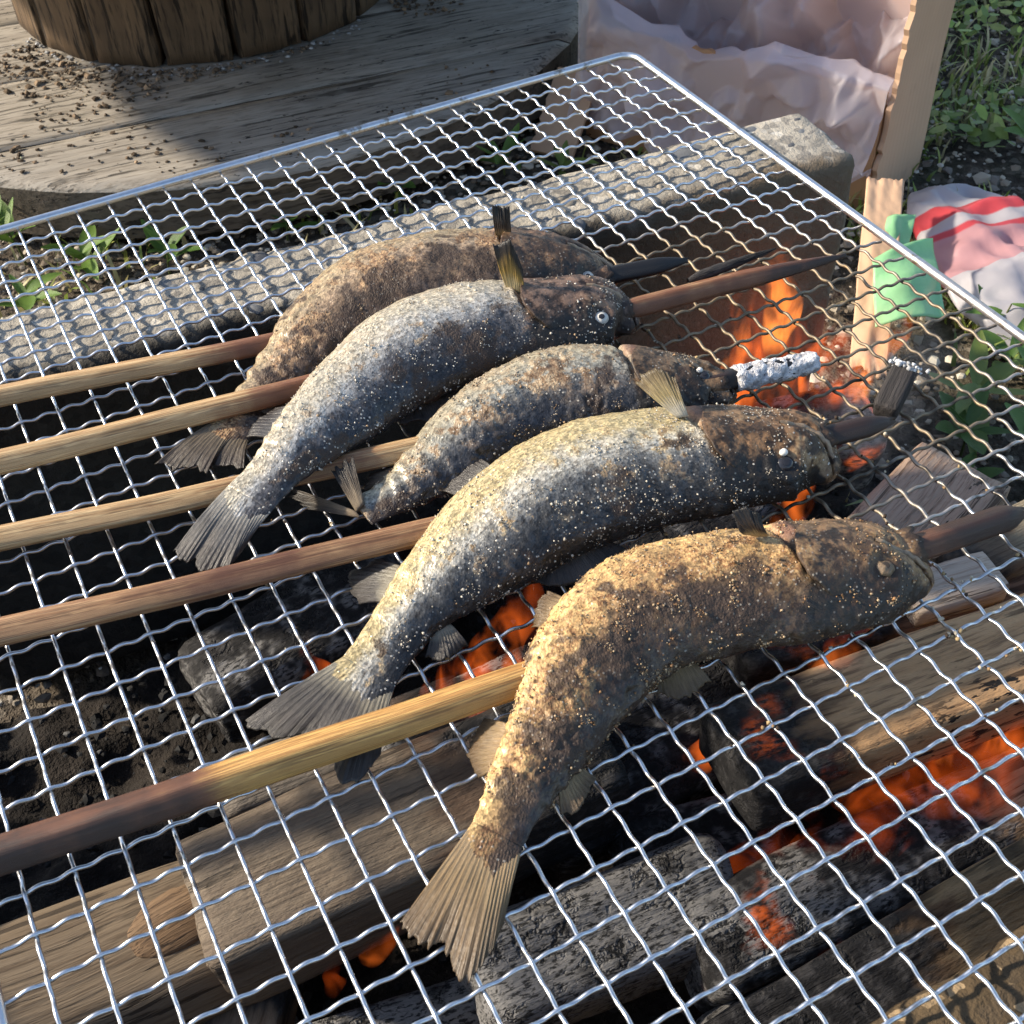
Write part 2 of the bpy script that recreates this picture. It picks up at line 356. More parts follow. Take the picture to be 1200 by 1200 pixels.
def mat_cardboard(name, c, stain=0.3):
    t = T(name); o = t.obj(); n = t.noise(o, 12, 4); f = t.noise(t.mapv(o, (300, 300, 14)), 1.0, 3)
    flute = t.math('SINE', t.math('MULTIPLY', t.sep(o)[0], 900))
    col = t.mix(n, tuple(0.82*x for x in c), tuple(min(1, 1.12*x) for x in c))
    col = t.mix(t.math('MULTIPLY', t.smooth(t.noise(o, 30, 3), 0.62, 0.75), stain), col, tuple(0.4*x for x in c))
    return t.done(t.principled(base=col, rough=0.85, normal=t.bump(t.math('ADD', f, t.math('MULTIPLY', flute, 0.25)), 0.25, 0.001), spec=0.25))

def mat_film(name, c, clear=0.4, stripes=False):
    t = T(name); o = t.obj(); n = t.noise(o, 40, 4); n2 = t.noise(o, 160, 4)
    col = (*c, 1)
    cl = clear
    if stripes:
        u, v, q = t.sep(t.attr('fuv'))
        m1 = t.math('MULTIPLY', t.smooth(u, 0.275, 0.285), t.smooth(u, 0.375, 0.365))
        m2 = t.math('MULTIPLY', t.smooth(u, 0.42, 0.43), t.smooth(u, 0.66, 0.655))
        m2 = t.math('MULTIPLY', m2, t.math('ADD', 0.45, t.math('MULTIPLY', t.smooth(u, 0.455, 0.445), 0.55)))
        band = t.math('MULTIPLY', t.smooth(v, 0.02, 0.025), t.smooth(v, 0.62, 0.615))
        m = t.math('MULTIPLY', t.math('MAXIMUM', m1, m2), band)
        col = t.mix(t.math('MULTIPLY', m, 0.9), (*c, 1), (0.72, 0.035, 0.05))
    d = t.principled(base=col, rough=0.32, normal=t.bump(t.math('ADD', n, t.math('MULTIPLY', n2, 0.3)), 0.2, 0.003), spec=0.6)
    tl = t.n('ShaderNodeBsdfTranslucent', {0: col}).outputs[0]
    a = t.n('ShaderNodeMixShader', {0: 0.45, 1: d, 2: tl}).outputs[0]
    tp = t.n('ShaderNodeBsdfTransparent', {0: (0.95, 0.94, 0.97, 1)}).outputs[0]
    return t.done(t.n('ShaderNodeMixShader', {0: cl, 1: a, 2: tp}).outputs[0])

def mat_leaf(name='leaf_green'):
    t = T(name); c = t.attr('gc', 0); n = t.noise(t.obj(), 180, 3)
    col = t.mix(n, t.mix(1.0, c, (0.7, 0.7, 0.7), 'MULTIPLY'), t.mix(1.0, c, (1.25, 1.25, 1.2), 'MULTIPLY'))
    d = t.principled(base=col, rough=0.45, normal=t.bump(n, 0.3, 0.001))
    tl = t.n('ShaderNodeBsdfTranslucent', {0: col}).outputs[0]
    return t.done(t.n('ShaderNodeMixShader', {0: 0.3, 1: d, 2: tl}).outputs[0])

def mat_attr(name, rough=0.9):
    t = T(name); c = t.attr('gc', 0)
    return t.done(t.principled(base=c, rough=rough, spec=0.25))

def mat_flame(name, c, s):
    t = T(name); g = t.n('ShaderNodeTexCoord').outputs['Generated']; x, y, z = t.sep(g)
    n = t.noise(t.mapv(t.pos(), (1, 1, 0.4)), 75, 2, 0.5, 1.2)
    dens = t.math('MULTIPLY', t.smooth(n, 0.40, 0.70), t.math('MULTIPLY', t.smooth(z, 1.0, 0.35), t.smooth(z, 0.0, 0.18)))
    col = t.mix(z, c, (c[0], c[1]*0.55, c[2]*0.4))
    e = t.n('ShaderNodeEmission', {0: col, 1: t.math('MULTIPLY', dens, float(s))})
    t.t.links.new(e.outputs[0], t.out.inputs[1]); return t.m

WIRE = mat_wire(); RAIL = mat_wire('galvanised_rail', True)
SALT = mat_salt(); ASH = mat_ash(); LEAF = mat_leaf(); BITS = mat_attr('loose_bits')

# ------------------------------------------------------------------ the ground
def ground():
    n = 90
    a = np.linspace(-1, 1, n); k = np.sign(a)*(np.abs(a)**3.2)*14
    X, Y = np.meshgrid(k+0.2, k+0.5, indexing='ij')
    V = np.stack([X.ravel(), Y.ravel(), 0*X.ravel()], 1)
    near = np.exp(-((V[:, 0]-0.2)**2+(V[:, 1]-0.5)**2)/4)
    V[:, 2] = vnoise(V, 5, 4)*0.010*near - 0.006
    inside = (V[:, 0] > -0.35) & (V[:, 0] < 0.25) & (V[:, 1] > -0.3) & (V[:, 1] < 0.13)
    V[inside, 2] -= 0.012
    o = obj('ground', mesh('ground', V, grid_faces(n, n), mat_ground())); tag(o, 'dark bare soil with litter around the fire', kind='structure')
    # ash bed between the blocks
    nx, ny = 110, 80
    X, Y = np.meshgrid(np.linspace(-0.315, 0.30, nx), np.linspace(-0.275, 0.105, ny), indexing='ij')
    V = np.stack([X.ravel(), Y.ravel(), 0*X.ravel()], 1)
    V[:, 2] = 0.012+vnoise(V, 16, 5)*0.022
    ex = np.clip((0.30-V[:, 0])/0.12, 0, 1); V[:, 2] = V[:, 2]*ex - 0.012*(1-ex)
    o = obj('ash_bed', mesh('ash_bed', V, grid_faces(nx, ny), mat_pit())); tag(o, 'black ash and soot on the fire pit floor', kind='stuff')
ground()

# ------------------------------------------------------------------ rough boxes for blocks, planks and logs
def rough_box(size, rad=0.004, seg=0.008, amp=0.001, freq=60, seed=0, knock=0.0, grain=False):
    lx, ly, lz = size
    n = [max(3, int(round(l/seg))+1) for l in size]
    if grain: n[0] = max(6, int(n[0]/2))
    ax = [np.linspace(-l/2, l/2, k) for l, k in zip(size, n)]
    idx = {}; V = []; F = []
    def vid(i, j, k):
        q = (i, j, k)
        if q not in idx: idx[q] = len(V); V.append((ax[0][i], ax[1][j], ax[2][k]))
        return idx[q]
    for d in range(3):
        e, f = [(1, 2), (2, 0), (0, 1)][d]
        for side in (0, n[d]-1):
            for a in range(n[e]-1):
                for b in range(n[f]-1):
                    qs = []
                    for aa, bb in ((a, b), (a+1, b), (a+1, b+1), (a, b+1)):
                        c = [0, 0, 0]; c[d] = side; c[e] = aa; c[f] = bb; qs.append(vid(*c))
                    F.append(qs if side else qs[::-1])
    V = np.array(V); h = np.array(size)/2
    core = np.clip(V, -(h-rad), h-rad); dv = V-core; L = np.linalg.norm(dv, axis=1)
    nz = L > 1e-9
    V[nz] = core[nz]+dv[nz]/L[nz][:, None]*rad
    N_ = np.zeros_like(V); N_[nz] = dv[nz]/L[nz][:, None]
    off = np.array([seed*7.13, seed*3.7, seed*1.9])
    Q = V*(np.array([0.15, 1, 1]) if grain else 1)
    d = vnoise(Q+off, freq, 5)*amp + vnoise(V+off, freq*0.15, 2)*amp*1.5
    V = V+N_*d[:, None]
    if knock:
        k = vnoise(V+off*2, 28, 3); e_ = (np.abs(V)/h); edge = np.sort(e_, axis=1)[:, 1]
        V -= N_*(np.clip(k, 0, 1)*np.clip((edge-0.7)/0.3, 0, 1)*knock)[:, None]
    return V, np.array(F)

STONE = [mat_stone('grey_pebble', (0.13, 0.135, 0.14)), mat_stone('dark_pebble', (0.075, 0.075, 0.078)), mat_stone('tan_pebble', (0.30, 0.26, 0.20))]
def pebble_mesh(k):
    r = random.Random(k); V = []
    for i in range(5):
        ph = math.pi*(i+0.5)/5-math.pi/2
        for j in range(8):
            a = 2*math.pi*j/8
            q = 1+r.uniform(-0.18, 0.18)
            V.append((math.cos(ph)*math.cos(a)*q, math.cos(ph)*math.sin(a)*q, math.sin(ph)))
    F = grid_faces(5, 8, True).tolist()+[list(range(7, -1, -1)), list(range(32, 40))]
    return V, F
PEB = [mesh('pebble', *pebble_mesh(k), STONE[k % 3]) for k in range(6)]

def block(label, loc, size, rz, mat, seed, pebbles, end_round=False):
    t = thing('concrete_block', label, 'concrete block', loc, (0, 0, R(rz)), 'concrete blocks around the fire')
    V, F = rough_box(size, 0.009, 0.006, 0.0008, 55, seed, 0.005)
    V[:, 2] = np.minimum(V[:, 2], size[2]/2)
    obj('block_body', mesh('block_body', V, F, mat), t, (0, 0, size[2]/2))
    for (x, y, sx, sy, a, k) in pebbles:
        p = obj('pebble', PEB[k], t, (x, y, size[2]-0.0026), (0, 0, a)); p.scale = (sx, sy, 0.0030)
    return t
r_ = random.Random(3)
pb = [(0.175, 0.016, 0.018, 0.008, 0.1, 0), (0.215, 0.020, 0.008, 0.006, 0.4, 0), (0.190, 0.002, 0.006, 0.005, 0.2, 1), (0.205, -0.006, 0.004, 0.003, 0, 1), (0.225, -0.004, 0.006, 0.004, 0.5, 4), (0.238, 0.006, 0.006, 0.004, 0.8, 3), (0.243, 0.018, 0.005, 0.003, 0.2, 4)]
for i in range(34):
    s_ = r_.uniform(0.003, 0.009); pb.append((r_.uniform(-0.24, 0.16), r_.uniform(-0.024, 0.024), s_, s_*r_.uniform(0.5, 0.9), r_.uniform(0, 3), r_.randrange(6)))
block('long weathered concrete block behind the fire, its inner face black with soot', (-0.008, 0.1345, 0), (0.508, 0.060, 0.1965), -4.6, mat_concrete('weathered_concrete', -1), 1, pb)
pf = []
for i in range(70):
    s_ = r_.uniform(0.0015, 0.005); pf.append((r_.uniform(-0.02, 0.28), r_.uniform(-0.02, 0.030), s_, s_*r_.uniform(0.5, 0.9), r_.uniform(0, 3), r_.randrange(6)))
block('gritty brown concrete block nearest the camera under the front wires', (-0.06, -0.296, 0), (0.60, 0.064, 0.1965), 0, mat_concrete('gritty_concrete', 0, tone=0.30, tint=(0.78, 0.60, 0.40)), 2, pf)
block('unseen sooty concrete block added beyond the left rail to shade the pit', (-0.372, -0.078, 0), (0.35, 0.06, 0.15), 90, mat_concrete('sooty_concrete', -1, 1.0, 0.5), 3, [])  # added block out of view on the left, put there to shade the pit

# ------------------------------------------------------------------ the grate
def tube(P, r, nseg=8, closed=False):
    P = np.asarray(P, float); n = len(P)
    if closed: tg = np.roll(P, -1, 0)-np.roll(P, 1, 0)
    else: tg = np.gradient(P, axis=0)
    tg /= np.linalg.norm(tg, axis=1)[:, None]
    upv = np.array([0, 0, 1.0]); side = np.cross(tg, upv)
    ln = np.linalg.norm(side, axis=1); side[ln < 1e-6] = (1, 0, 0); side /= np.linalg.norm(side, axis=1)[:, None]
    u2 = np.cross(side, tg)
    a = np.linspace(0, 2*np.pi, nseg, endpoint=False)
    rr = r if np.ndim(r) else np.full(n, r)
    V = P[:, None, :]+(np.cos(a)[None, :, None]*side[:, None, :]+np.sin(a)[None, :, None]*u2[:, None, :])*np.asarray(rr)[:, None, None]
    V = V.reshape(-1, 3); F = grid_faces(n, nseg, True)
    if closed:
        j = np.arange(nseg); j2 = (j+1) % nseg; b = (n-1)*nseg
        F = np.vstack([F, np.stack([b+j, b+j2, j2, j], 1)])
    return V, F

def grate():
    g = thing('grill_grate', 'silver crimped wire grill grate with a rounded steel rim over the fire', 'grate', (0, 0, ZG))
    NI, NJ = 30, 40; wr = 0.00070
    def wave(n, sign):
        s = np.linspace(0.05, n-0.05, n*14+1); c = np.cos(3*np.pi*s)
        z = sign*0.00064*np.tanh(0.6*c)/math.tanh(0.6)
        e = np.clip(np.minimum(s, n-s)/0.7, 0, 1); z = z*e-0.0014*(1-e)
        return s, z
    meA = []; meB = []
    for sg in (1, -1):
        s, z = wave(NI, sg); V, F = tube(np.stack([(13-s)*C, 0*s, z], 1), wr, 8); meA.append(mesh('wire', V, F, WIRE))
        s, z = wave(NJ, -sg); V, F = tube(np.stack([0*s, (16-s)*C, z], 1), wr, 8); meB.append(mesh('wire', V, F, WIRE))
    for j in range(1, NJ):
        obj('wire', meA[j % 2], g, (0, (16-j)*C+random.gauss(0, 0.00028), 0), (0, 0, random.gauss(0, 0.0012)))
    for i in range(1, NI):
        obj('wire', meB[i % 2], g, ((13-i)*C+random.gauss(0, 0.00028), 0, 0), (0, 0, random.gauss(0, 0.0010)))
    # rim
    x0, x1, y0, y1 = (13-NI)*C+0.0020, 13*C+0.0006, (16-NJ)*C, 16*C+0.0006; rc = 0.010
    P = []
    for cx, cy, a0 in ((x1-rc, y1-rc, 0), (x0+rc, y1-rc, 90), (x0+rc, y0+rc, 180), (x1-rc, y0+rc, 270)):
        for a in np.linspace(a0, a0+90, 10): P.append((cx+rc*math.cos(R(a)), cy+rc*math.sin(R(a)), 0.0010))
    V, F = tube(P, 0.0021, 12, True)
    obj('rim', mesh('rim', V, F, RAIL), g)
grate()

def residue():
    n = 1500; P_ = []
    cs = [(0.035, -0.155, 0.035), (0.0, -0.10, 0.03), (0.06, -0.06, 0.03), (-0.05, -0.045, 0.03), (0.075, -0.16, 0.025), (-0.09, -0.06, 0.025), (0.02, -0.115, 0.03), (0.03, 0.02, 0.03)]
    for q in range(n):
        cx, cy_, sp = random.choice(cs); x = random.gauss(cx, sp); y = random.gauss(cy_, sp)
        if random.random() < 0.5: y = round(y/C)*C+random.gauss(0, 0.0004)
        else: x = round(x/C)*C+random.gauss(0, 0.0004)
        if noise.noise(Vector((x*70, y*70, 4))) < 0.05: continue
        P_.append((x, y, random.uniform(-0.0003, 0.0012)))
    P_ = np.array(P_); n = len(P_); c_ = np.array([(0.40, 0.29, 0.15), (0.25, 0.16, 0.08), (0.05, 0.035, 0.025), (0.52, 0.45, 0.33)])[rng.integers(0, 4, n)]
    V, F, cc = grains(P_, rng.uniform(0.0003, 0.0009, n), c_)
    tag(obj('burnt_residue', mesh('burnt_residue', V, F, BITS, True, col={'gc': cc}), bpy.data.objects['grill_grate']), 'burnt-on skin and salt crusted on the wires', kind='stuff')

# ------------------------------------------------------------------ fish
FISH = {
1: [[-0.1226, 0.033, 0.2075, 0.009], [-0.1052, 0.0464, 0.2078, 0.0121], [-0.0846, 0.0602, 0.2099, 0.0161], [-0.0601, 0.0719, 0.2128, 0.0217], [-0.0348, 0.0783, 0.2152, 0.0263], [-0.0082, 0.0728, 0.2158, 0.0275], [0.0167, 0.0635, 0.2148, 0.0256], [0.0382, 0.0552, 0.2131, 0.0222], [0.0509, 0.0504, 0.2106, 0.0174], [0.0578, 0.0461, 0.2075, 0.0103], [0.0601, 0.0402, 0.2075, 0.0044]],
2: [[-0.1309, -0.0195, 0.2195, 0.0103], [-0.1124, -0.0081, 0.2204, 0.0133], [-0.0895, 0.0071, 0.2183, 0.0188], [-0.068, 0.0219, 0.2159, 0.0219], [-0.0425, 0.0324, 0.2153, 0.0265], [-0.0155, 0.0334, 0.2151, 0.0262], [0.0115, 0.0266, 0.2136, 0.0234], [0.0333, 0.0221, 0.2128, 0.0218], [0.0442, 0.0174, 0.2108, 0.018], [0.0491, 0.0133, 0.2075, 0.0104], [0.0504, 0.0077, 0.2075, 0.004]],
3: [[-0.0947, -0.0343, 0.2075, 0.0073], [-0.0774, -0.0314, 0.2075, 0.0107], [-0.0585, -0.0259, 0.2094, 0.0153], [-0.0385, -0.0192, 0.2113, 0.0189], [-0.0139, -0.0158, 0.2125, 0.0212], [0.0075, -0.0196, 0.2128, 0.0218], [0.0295, -0.0294, 0.212, 0.0203], [0.0452, -0.0367, 0.2103, 0.0169], [0.0548, -0.0424, 0.2081, 0.0127], [0.0579, -0.0482, 0.2075, 0.0078], [0.0593, -0.0515, 0.2075, 0.0039]],
4: [[-0.1218, -0.1027, 0.2075, 0.0108], [-0.103, -0.0898, 0.2084, 0.0132], [-0.084, -0.0816, 0.2108, 0.0178], [-0.0617, -0.0748, 0.2132, 0.0225], [-0.0364, -0.0697, 0.2152, 0.0263], [-0.0095, -0.0699, 0.2156, 0.0272], [0.0175, -0.0775, 0.2147, 0.0254], [0.0376, -0.083, 0.2136, 0.0232], [0.0563, -0.0915, 0.2122, 0.0206], [0.062, -0.0964, 0.2104, 0.0172], [0.0647, -0.1013, 0.2075, 0.0104], [0.0651, -0.1058, 0.2075, 0.0045]],
5: [[-0.1122, -0.175, 0.2075, 0.0086], [-0.0966, -0.163, 0.2081, 0.0127], [-0.0806, -0.1526, 0.2099, 0.0162], [-0.0644, -0.1418, 0.2119, 0.02], [-0.0462, -0.1327, 0.2131, 0.0224], [-0.0248, -0.1304, 0.2141, 0.0242], [-0.0012, -0.1361, 0.214, 0.024], [0.0188, -0.1427, 0.2136, 0.0232], [0.0373, -0.1483, 0.213, 0.0222], [0.0484, -0.154, 0.2115, 0.0192], [0.0557, -0.1591, 0.2084, 0.0133], [0.0589, -0.163, 0.2075, 0.0079], [0.0599, -0.1653, 0.2075, 0.0035]]}
FINS = {1: [["tail_fin", [[-0.1205, 0.0485, 0.206], [-0.1212, 0.0226, 0.206]], [[-0.1548, 0.0332, 0.204], [-0.1499, 0.0272, 0.203], [-0.1411, 0.0237, 0.204], [-0.1393, 0.0173, 0.203], [-0.1349, 0.0217, 0.204], [-0.1249, 0.0122, 0.204]]], ["pectoral_fin", [[0.0195, 0.0777, 0.224], [0.0274, 0.0731, 0.224]], [[0.0187, 0.0763, 0.242], [0.0254, 0.0723, 0.242]]], ["anal_fin", [[-0.0922, 0.0686, 0.208], [-0.1038, 0.0572, 0.208]], [[-0.0982, 0.0731, 0.204], [-0.1059, 0.0665, 0.204]]], ["pelvic_fin", [[-0.0451, 0.0985, 0.212], [-0.0639, 0.0874, 0.212]], [[-0.0497, 0.103, 0.21], [-0.0602, 0.1004, 0.208]]]],
2: [["tail_fin", [[-0.1361, -0.0039, 0.216], [-0.1243, -0.0228, 0.216]], [[-0.162, -0.023, 0.212], [-0.1616, -0.03, 0.211], [-0.1569, -0.03, 0.211], [-0.1573, -0.0352, 0.21], [-0.1473, -0.039, 0.21], [-0.1386, -0.0335, 0.212]]], ["pectoral_fin", [[0.0062, 0.0429, 0.224], [0.0138, 0.0356, 0.224]], [[0.002, 0.0431, 0.247], [0.0086, 0.0403, 0.25], [0.0122, 0.0366, 0.236]]], ["anal_fin", [[-0.0936, 0.0284, 0.214], [-0.1125, 0.0092, 0.216]], [[-0.1034, 0.032, 0.212], [-0.1132, 0.0281, 0.213], [-0.1197, 0.0192, 0.214]]], ["dorsal_fin", [[-0.0572, 0.0132, 0.206], [-0.0299, 0.0177, 0.206]], [[-0.0554, 0.0111, 0.204], [-0.0468, 0.0074, 0.203], [-0.034, 0.0121, 0.204]]]],
3: [["tail_lobe", [[-0.0898, -0.0318, 0.21], [-0.0999, -0.0339, 0.208]], [[-0.0885, -0.0142, 0.218], [-0.0928, -0.0154, 0.218], [-0.0985, -0.0151, 0.216]]], ["tail_lobe", [[-0.1, -0.0308, 0.208], [-0.0976, -0.041, 0.207]], [[-0.1152, -0.0043, 0.206], [-0.115, -0.0107, 0.205], [-0.1122, -0.0195, 0.205]]], ["anal_fin", [[-0.068, -0.0188, 0.208], [-0.084, -0.0266, 0.208]], [[-0.0749, -0.0163, 0.207], [-0.085, -0.0163, 0.206], [-0.0896, -0.0222, 0.206]]]],
4: [["tail_fin", [[-0.1266, -0.0939, 0.21], [-0.1168, -0.1134, 0.208]], [[-0.1639, -0.0973, 0.203], [-0.1647, -0.1027, 0.203], [-0.1575, -0.1082, 0.203], [-0.1501, -0.1131, 0.203], [-0.1442, -0.1243, 0.203], [-0.146, -0.1357, 0.203], [-0.1389, -0.1362, 0.203], [-0.1301, -0.1308, 0.204]]], ["pectoral_fin", [[0.0207, -0.0642, 0.228], [0.0261, -0.0662, 0.228]], [[0.0143, -0.0506, 0.234], [0.0178, -0.0502, 0.238], [0.0218, -0.0536, 0.24], [0.0249, -0.0589, 0.238]]], ["anal_fin", [[-0.0918, -0.0631, 0.208], [-0.1063, -0.0773, 0.208]], [[-0.0992, -0.0548, 0.204], [-0.1086, -0.0545, 0.203], [-0.1132, -0.0593, 0.203], [-0.1128, -0.0711, 0.204]]], ["pelvic_fin", [[-0.042, -0.0368, 0.212], [-0.0626, -0.0453, 0.21]], [[-0.0458, -0.0336, 0.212], [-0.0548, -0.0331, 0.21], [-0.0642, -0.0395, 0.208]]], ["dorsal_fin", [[-0.0496, -0.087, 0.208], [-0.0247, -0.0895, 0.208]], [[-0.0507, -0.0876, 0.205], [-0.046, -0.0929, 0.204], [-0.0347, -0.0975, 0.204], [-0.0246, -0.0912, 0.205]]], ["adipose_fin", [[-0.0955, -0.0998, 0.206], [-0.0864, -0.0996, 0.206]], [[-0.0986, -0.1012, 0.203], [-0.0955, -0.1045, 0.202], [-0.0887, -0.1026, 0.203]]]],
5: [["tail_fin", [[-0.1176, -0.1692, 0.208], [-0.1053, -0.181, 0.206]], [[-0.148, -0.1835, 0.203], [-0.1473, -0.1895, 0.203], [-0.1444, -0.1944, 0.203], [-0.1409, -0.1969, 0.203], [-0.1412, -0.2049, 0.202], [-0.1383, -0.2084, 0.202], [-0.1294, -0.2038, 0.203], [-0.1223, -0.198, 0.203]]], ["pectoral_fin", [[0.0084, -0.124, 0.228], [0.0164, -0.1295, 0.228]], [[0.0021, -0.1237, 0.236], [0.0006, -0.1214, 0.242], [0.006, -0.1242, 0.245], [0.0101, -0.1295, 0.242]]], ["anal_fin", [[-0.0915, -0.1404, 0.21], [-0.1046, -0.1551, 0.208]], [[-0.0956, -0.1349, 0.204], [-0.1034, -0.1393, 0.203], [-0.1067, -0.1435, 0.203], [-0.1074, -0.1532, 0.204]]], ["pelvic_fin", [[-0.0516, -0.1056, 0.212], [-0.0659, -0.1165, 0.212]], [[-0.0559, -0.1044, 0.212], [-0.0618, -0.1066, 0.21], [-0.0672, -0.114, 0.21]]], ["dorsal_fin", [[-0.0394, -0.1484, 0.207], [-0.0254, -0.1499, 0.207]], [[-0.039, -0.1508, 0.204], [-0.0352, -0.1552, 0.203], [-0.0272, -0.1535, 0.204]]], ["adipose_fin", [[-0.0871, -0.1702, 0.206], [-0.0781, -0.1651, 0.206]], [[-0.0888, -0.1723, 0.203], [-0.0857, -0.174, 0.203], [-0.0783, -0.1687, 0.204]]]]}
EYES = {1: [0.0468, 0.0414], 2: [0.0350, 0.0100], 3: [0.0520, -0.0410], 4: [0.0470, -0.1000], 5: [0.0438, -0.1575]}
SKEW = {1: [[-0.199, 0.0998, 0.2085], [0.0947, 0.0337, 0.212]], 2: [[-0.2067, 0.0544, 0.213], [0.1575, 0.0005, 0.212]], 3: [[-0.2157, 0.019, 0.2075], [0.0973, -0.0519, 0.212]], 4: [[-0.2244, -0.0281, 0.21], [0.1009, -0.0969, 0.214]], 5: [[-0.2411, -0.1129, 0.2115], [0.1107, -0.1561, 0.2115]]}

FM = {
1: mat_fish('roast_fish_brown', (0.05, 0.035, 0.025), (0.17, 0.115, 0.07), (0.28, 0.20, 0.125), (0.34, 0.26, 0.15), (0.13, 0.066, 0.032), (0.42, 0.27, 0.14), 0.50, 0.56, (0.17, 0.10, 0.058), 1, 0.03, 0.9, 0.3, 0.06),
2: mat_fish('roast_fish_blue_silver', (0.026, 0.025, 0.026), (0.115, 0.11, 0.11), (0.42, 0.40, 0.36), (0.50, 0.43, 0.31), (0.22, 0.14, 0.08), (0.44, 0.34, 0.23), 0.05, 0.22, (0.20, 0.125, 0.085), 2, 0.28, 0.0, 0.9),
3: mat_fish('roast_fish_grey', (0.026, 0.028, 0.034), (0.13, 0.125, 0.115), (0.30, 0.285, 0.235), (0.36, 0.31, 0.21), (0.20, 0.12, 0.06), (0.46, 0.35, 0.22), 0.34, 0.28, (0.19, 0.115, 0.06), 3, 0.2, 0.0, 0.7, 0.05),
4: mat_fish('roast_fish_silver', (0.024, 0.023, 0.022), (0.13, 0.128, 0.12), (0.52, 0.48, 0.39), (0.54, 0.42, 0.21), (0.24, 0.15, 0.07), (0.48, 0.37, 0.21), 0.14, 0.16, (0.24, 0.135, 0.065), 4, 0.30, 0.0, 1.0, 0.03),
5: mat_fish('roast_fish_golden', (0.028, 0.019, 0.013), (0.15, 0.095, 0.05), (0.42, 0.265, 0.115), (0.64, 0.43, 0.18), (0.19, 0.085, 0.03), (0.56, 0.35, 0.145), 0.62, 0.44, (0.20, 0.125, 0.07), 5, 0.03, 0.6, 0.4, 0.12)}
FINM = {
1: mat_fin('fin_grey_brown', (0.20, 0.16, 0.11), (0.13, 0.105, 0.075), (0.06, 0.045, 0.035)),
2: mat_fin('fin_slate', (0.33, 0.31, 0.27), (0.12, 0.115, 0.11), (0.06, 0.052, 0.048)),
3: mat_fin('fin_burnt', (0.26, 0.20, 0.13), (0.12, 0.09, 0.06), (0.03, 0.024, 0.02)),
4: mat_fin('fin_dark_slate', (0.30, 0.27, 0.20), (0.085, 0.077, 0.068), (0.06, 0.052, 0.046), 24),
5: mat_fin('fin_gold_brown', (0.40, 0.28, 0.15), (0.29, 0.20, 0.10), (0.17, 0.11, 0.055), 20)}
FIN_SALTY = mat_fin('fin_salty_grey', (0.14, 0.13, 0.12), (0.30, 0.27, 0.23), (0.42, 0.36, 0.28), 8)
FIN_YELLOW = mat_fin('fin_yellow_charred', (0.55, 0.44, 0.24), (0.42, 0.27, 0.07), (0.02, 0.014, 0.011), 9)
FIN_PALE = mat_fin('fin_pale_olive', (0.62, 0.55, 0.42), (0.34, 0.27, 0.13), (0.17, 0.125, 0.06), 9)
FIN_BLACK = mat_fin('fin_charred', (0.55, 0.36, 0.16), (0.06, 0.04, 0.03), (0.014, 0.012, 0.011), 9)
EYE_W = mat_flat('cooked_eye_white', (0.72, 0.68, 0.60), 0.35, var=0.15)
EYE_D = mat_flat('eye_socket_skin', (0.022, 0.022, 0.026), 0.15, var=0.5)
EYE_G = mat_flat('cloudy_eye', (0.50, 0.48, 0.43), 0.3, var=0.4, scale=350)
EYE_T = mat_flat('roasted_eye', (0.16, 0.11, 0.065), 0.5, var=0.8, scale=600, bumpd=0.001)
LIP = mat_flat('lip_skin', (0.26, 0.185, 0.115), 0.45, var=0.85, scale=330, bumpd=0.002)
MOUTH = mat_flat('dark_mouth', (0.035, 0.025, 0.018), 0.8)  # dark colour for the inside of the open mouth

def icosa():
    p = (1+5**0.5)/2
    V = np.array([(-1, p, 0), (1, p, 0), (-1, -p, 0), (1, -p, 0), (0, -1, p), (0, 1, p), (0, -1, -p), (0, 1, -p), (p, 0, -1), (p, 0, 1), (-p, 0, -1), (-p, 0, 1)], float)
    F = np.array([(0, 11, 5), (0, 5, 1), (0, 1, 7), (0, 7, 10), (0, 10, 11), (1, 5, 9), (5, 11, 4), (11, 10, 2), (10, 7, 6), (7, 1, 8), (3, 9, 4), (3, 4, 2), (3, 2, 6), (3, 6, 8), (3, 8, 9), (4, 9, 5), (2, 4, 11), (6, 2, 10), (8, 6, 7), (9, 8, 1)])
    return V/np.linalg.norm(V[0]), F
ICO = icosa()

def grains(P, r, cols, squash=1.0):
    V0, F0 = ICO; n = len(P)
    j = 1+rng.uniform(-0.42, 0.42, (n, 12, 1))
    V = P[:, None, :]+V0[None]*j*np.asarray(r)[:, None, None]*np.array([1, 1, squash])
    F = (F0[None]+(np.arange(n)*12)[:, None, None]).reshape(-1, 3)
    c = np.repeat(np.c_[cols, np.ones(n)], 12, axis=0)
    return V.reshape(-1, 3), F, c

def sphere(c, rx, ry, rz, nu=14, nv=20, nz=0.0, M=None):
    V = []
    for i in range(nu):
        ph = math.pi*(i+0.001)/(nu-1+0.002)-math.pi/2
        for j in range(nv):
            a = 2*math.pi*j/nv; V.append((rx*math.cos(ph)*math.cos(a), ry*math.cos(ph)*math.sin(a), rz*math.sin(ph)))
    V = np.array(V)
    if nz: V *= (1+nz*vnoise(V+np.array(c), 300, 3))[:, None]
    if M is not None: V = V@np.array(M).T
    return V+np.array(c), grid_faces(nu, nv, True)

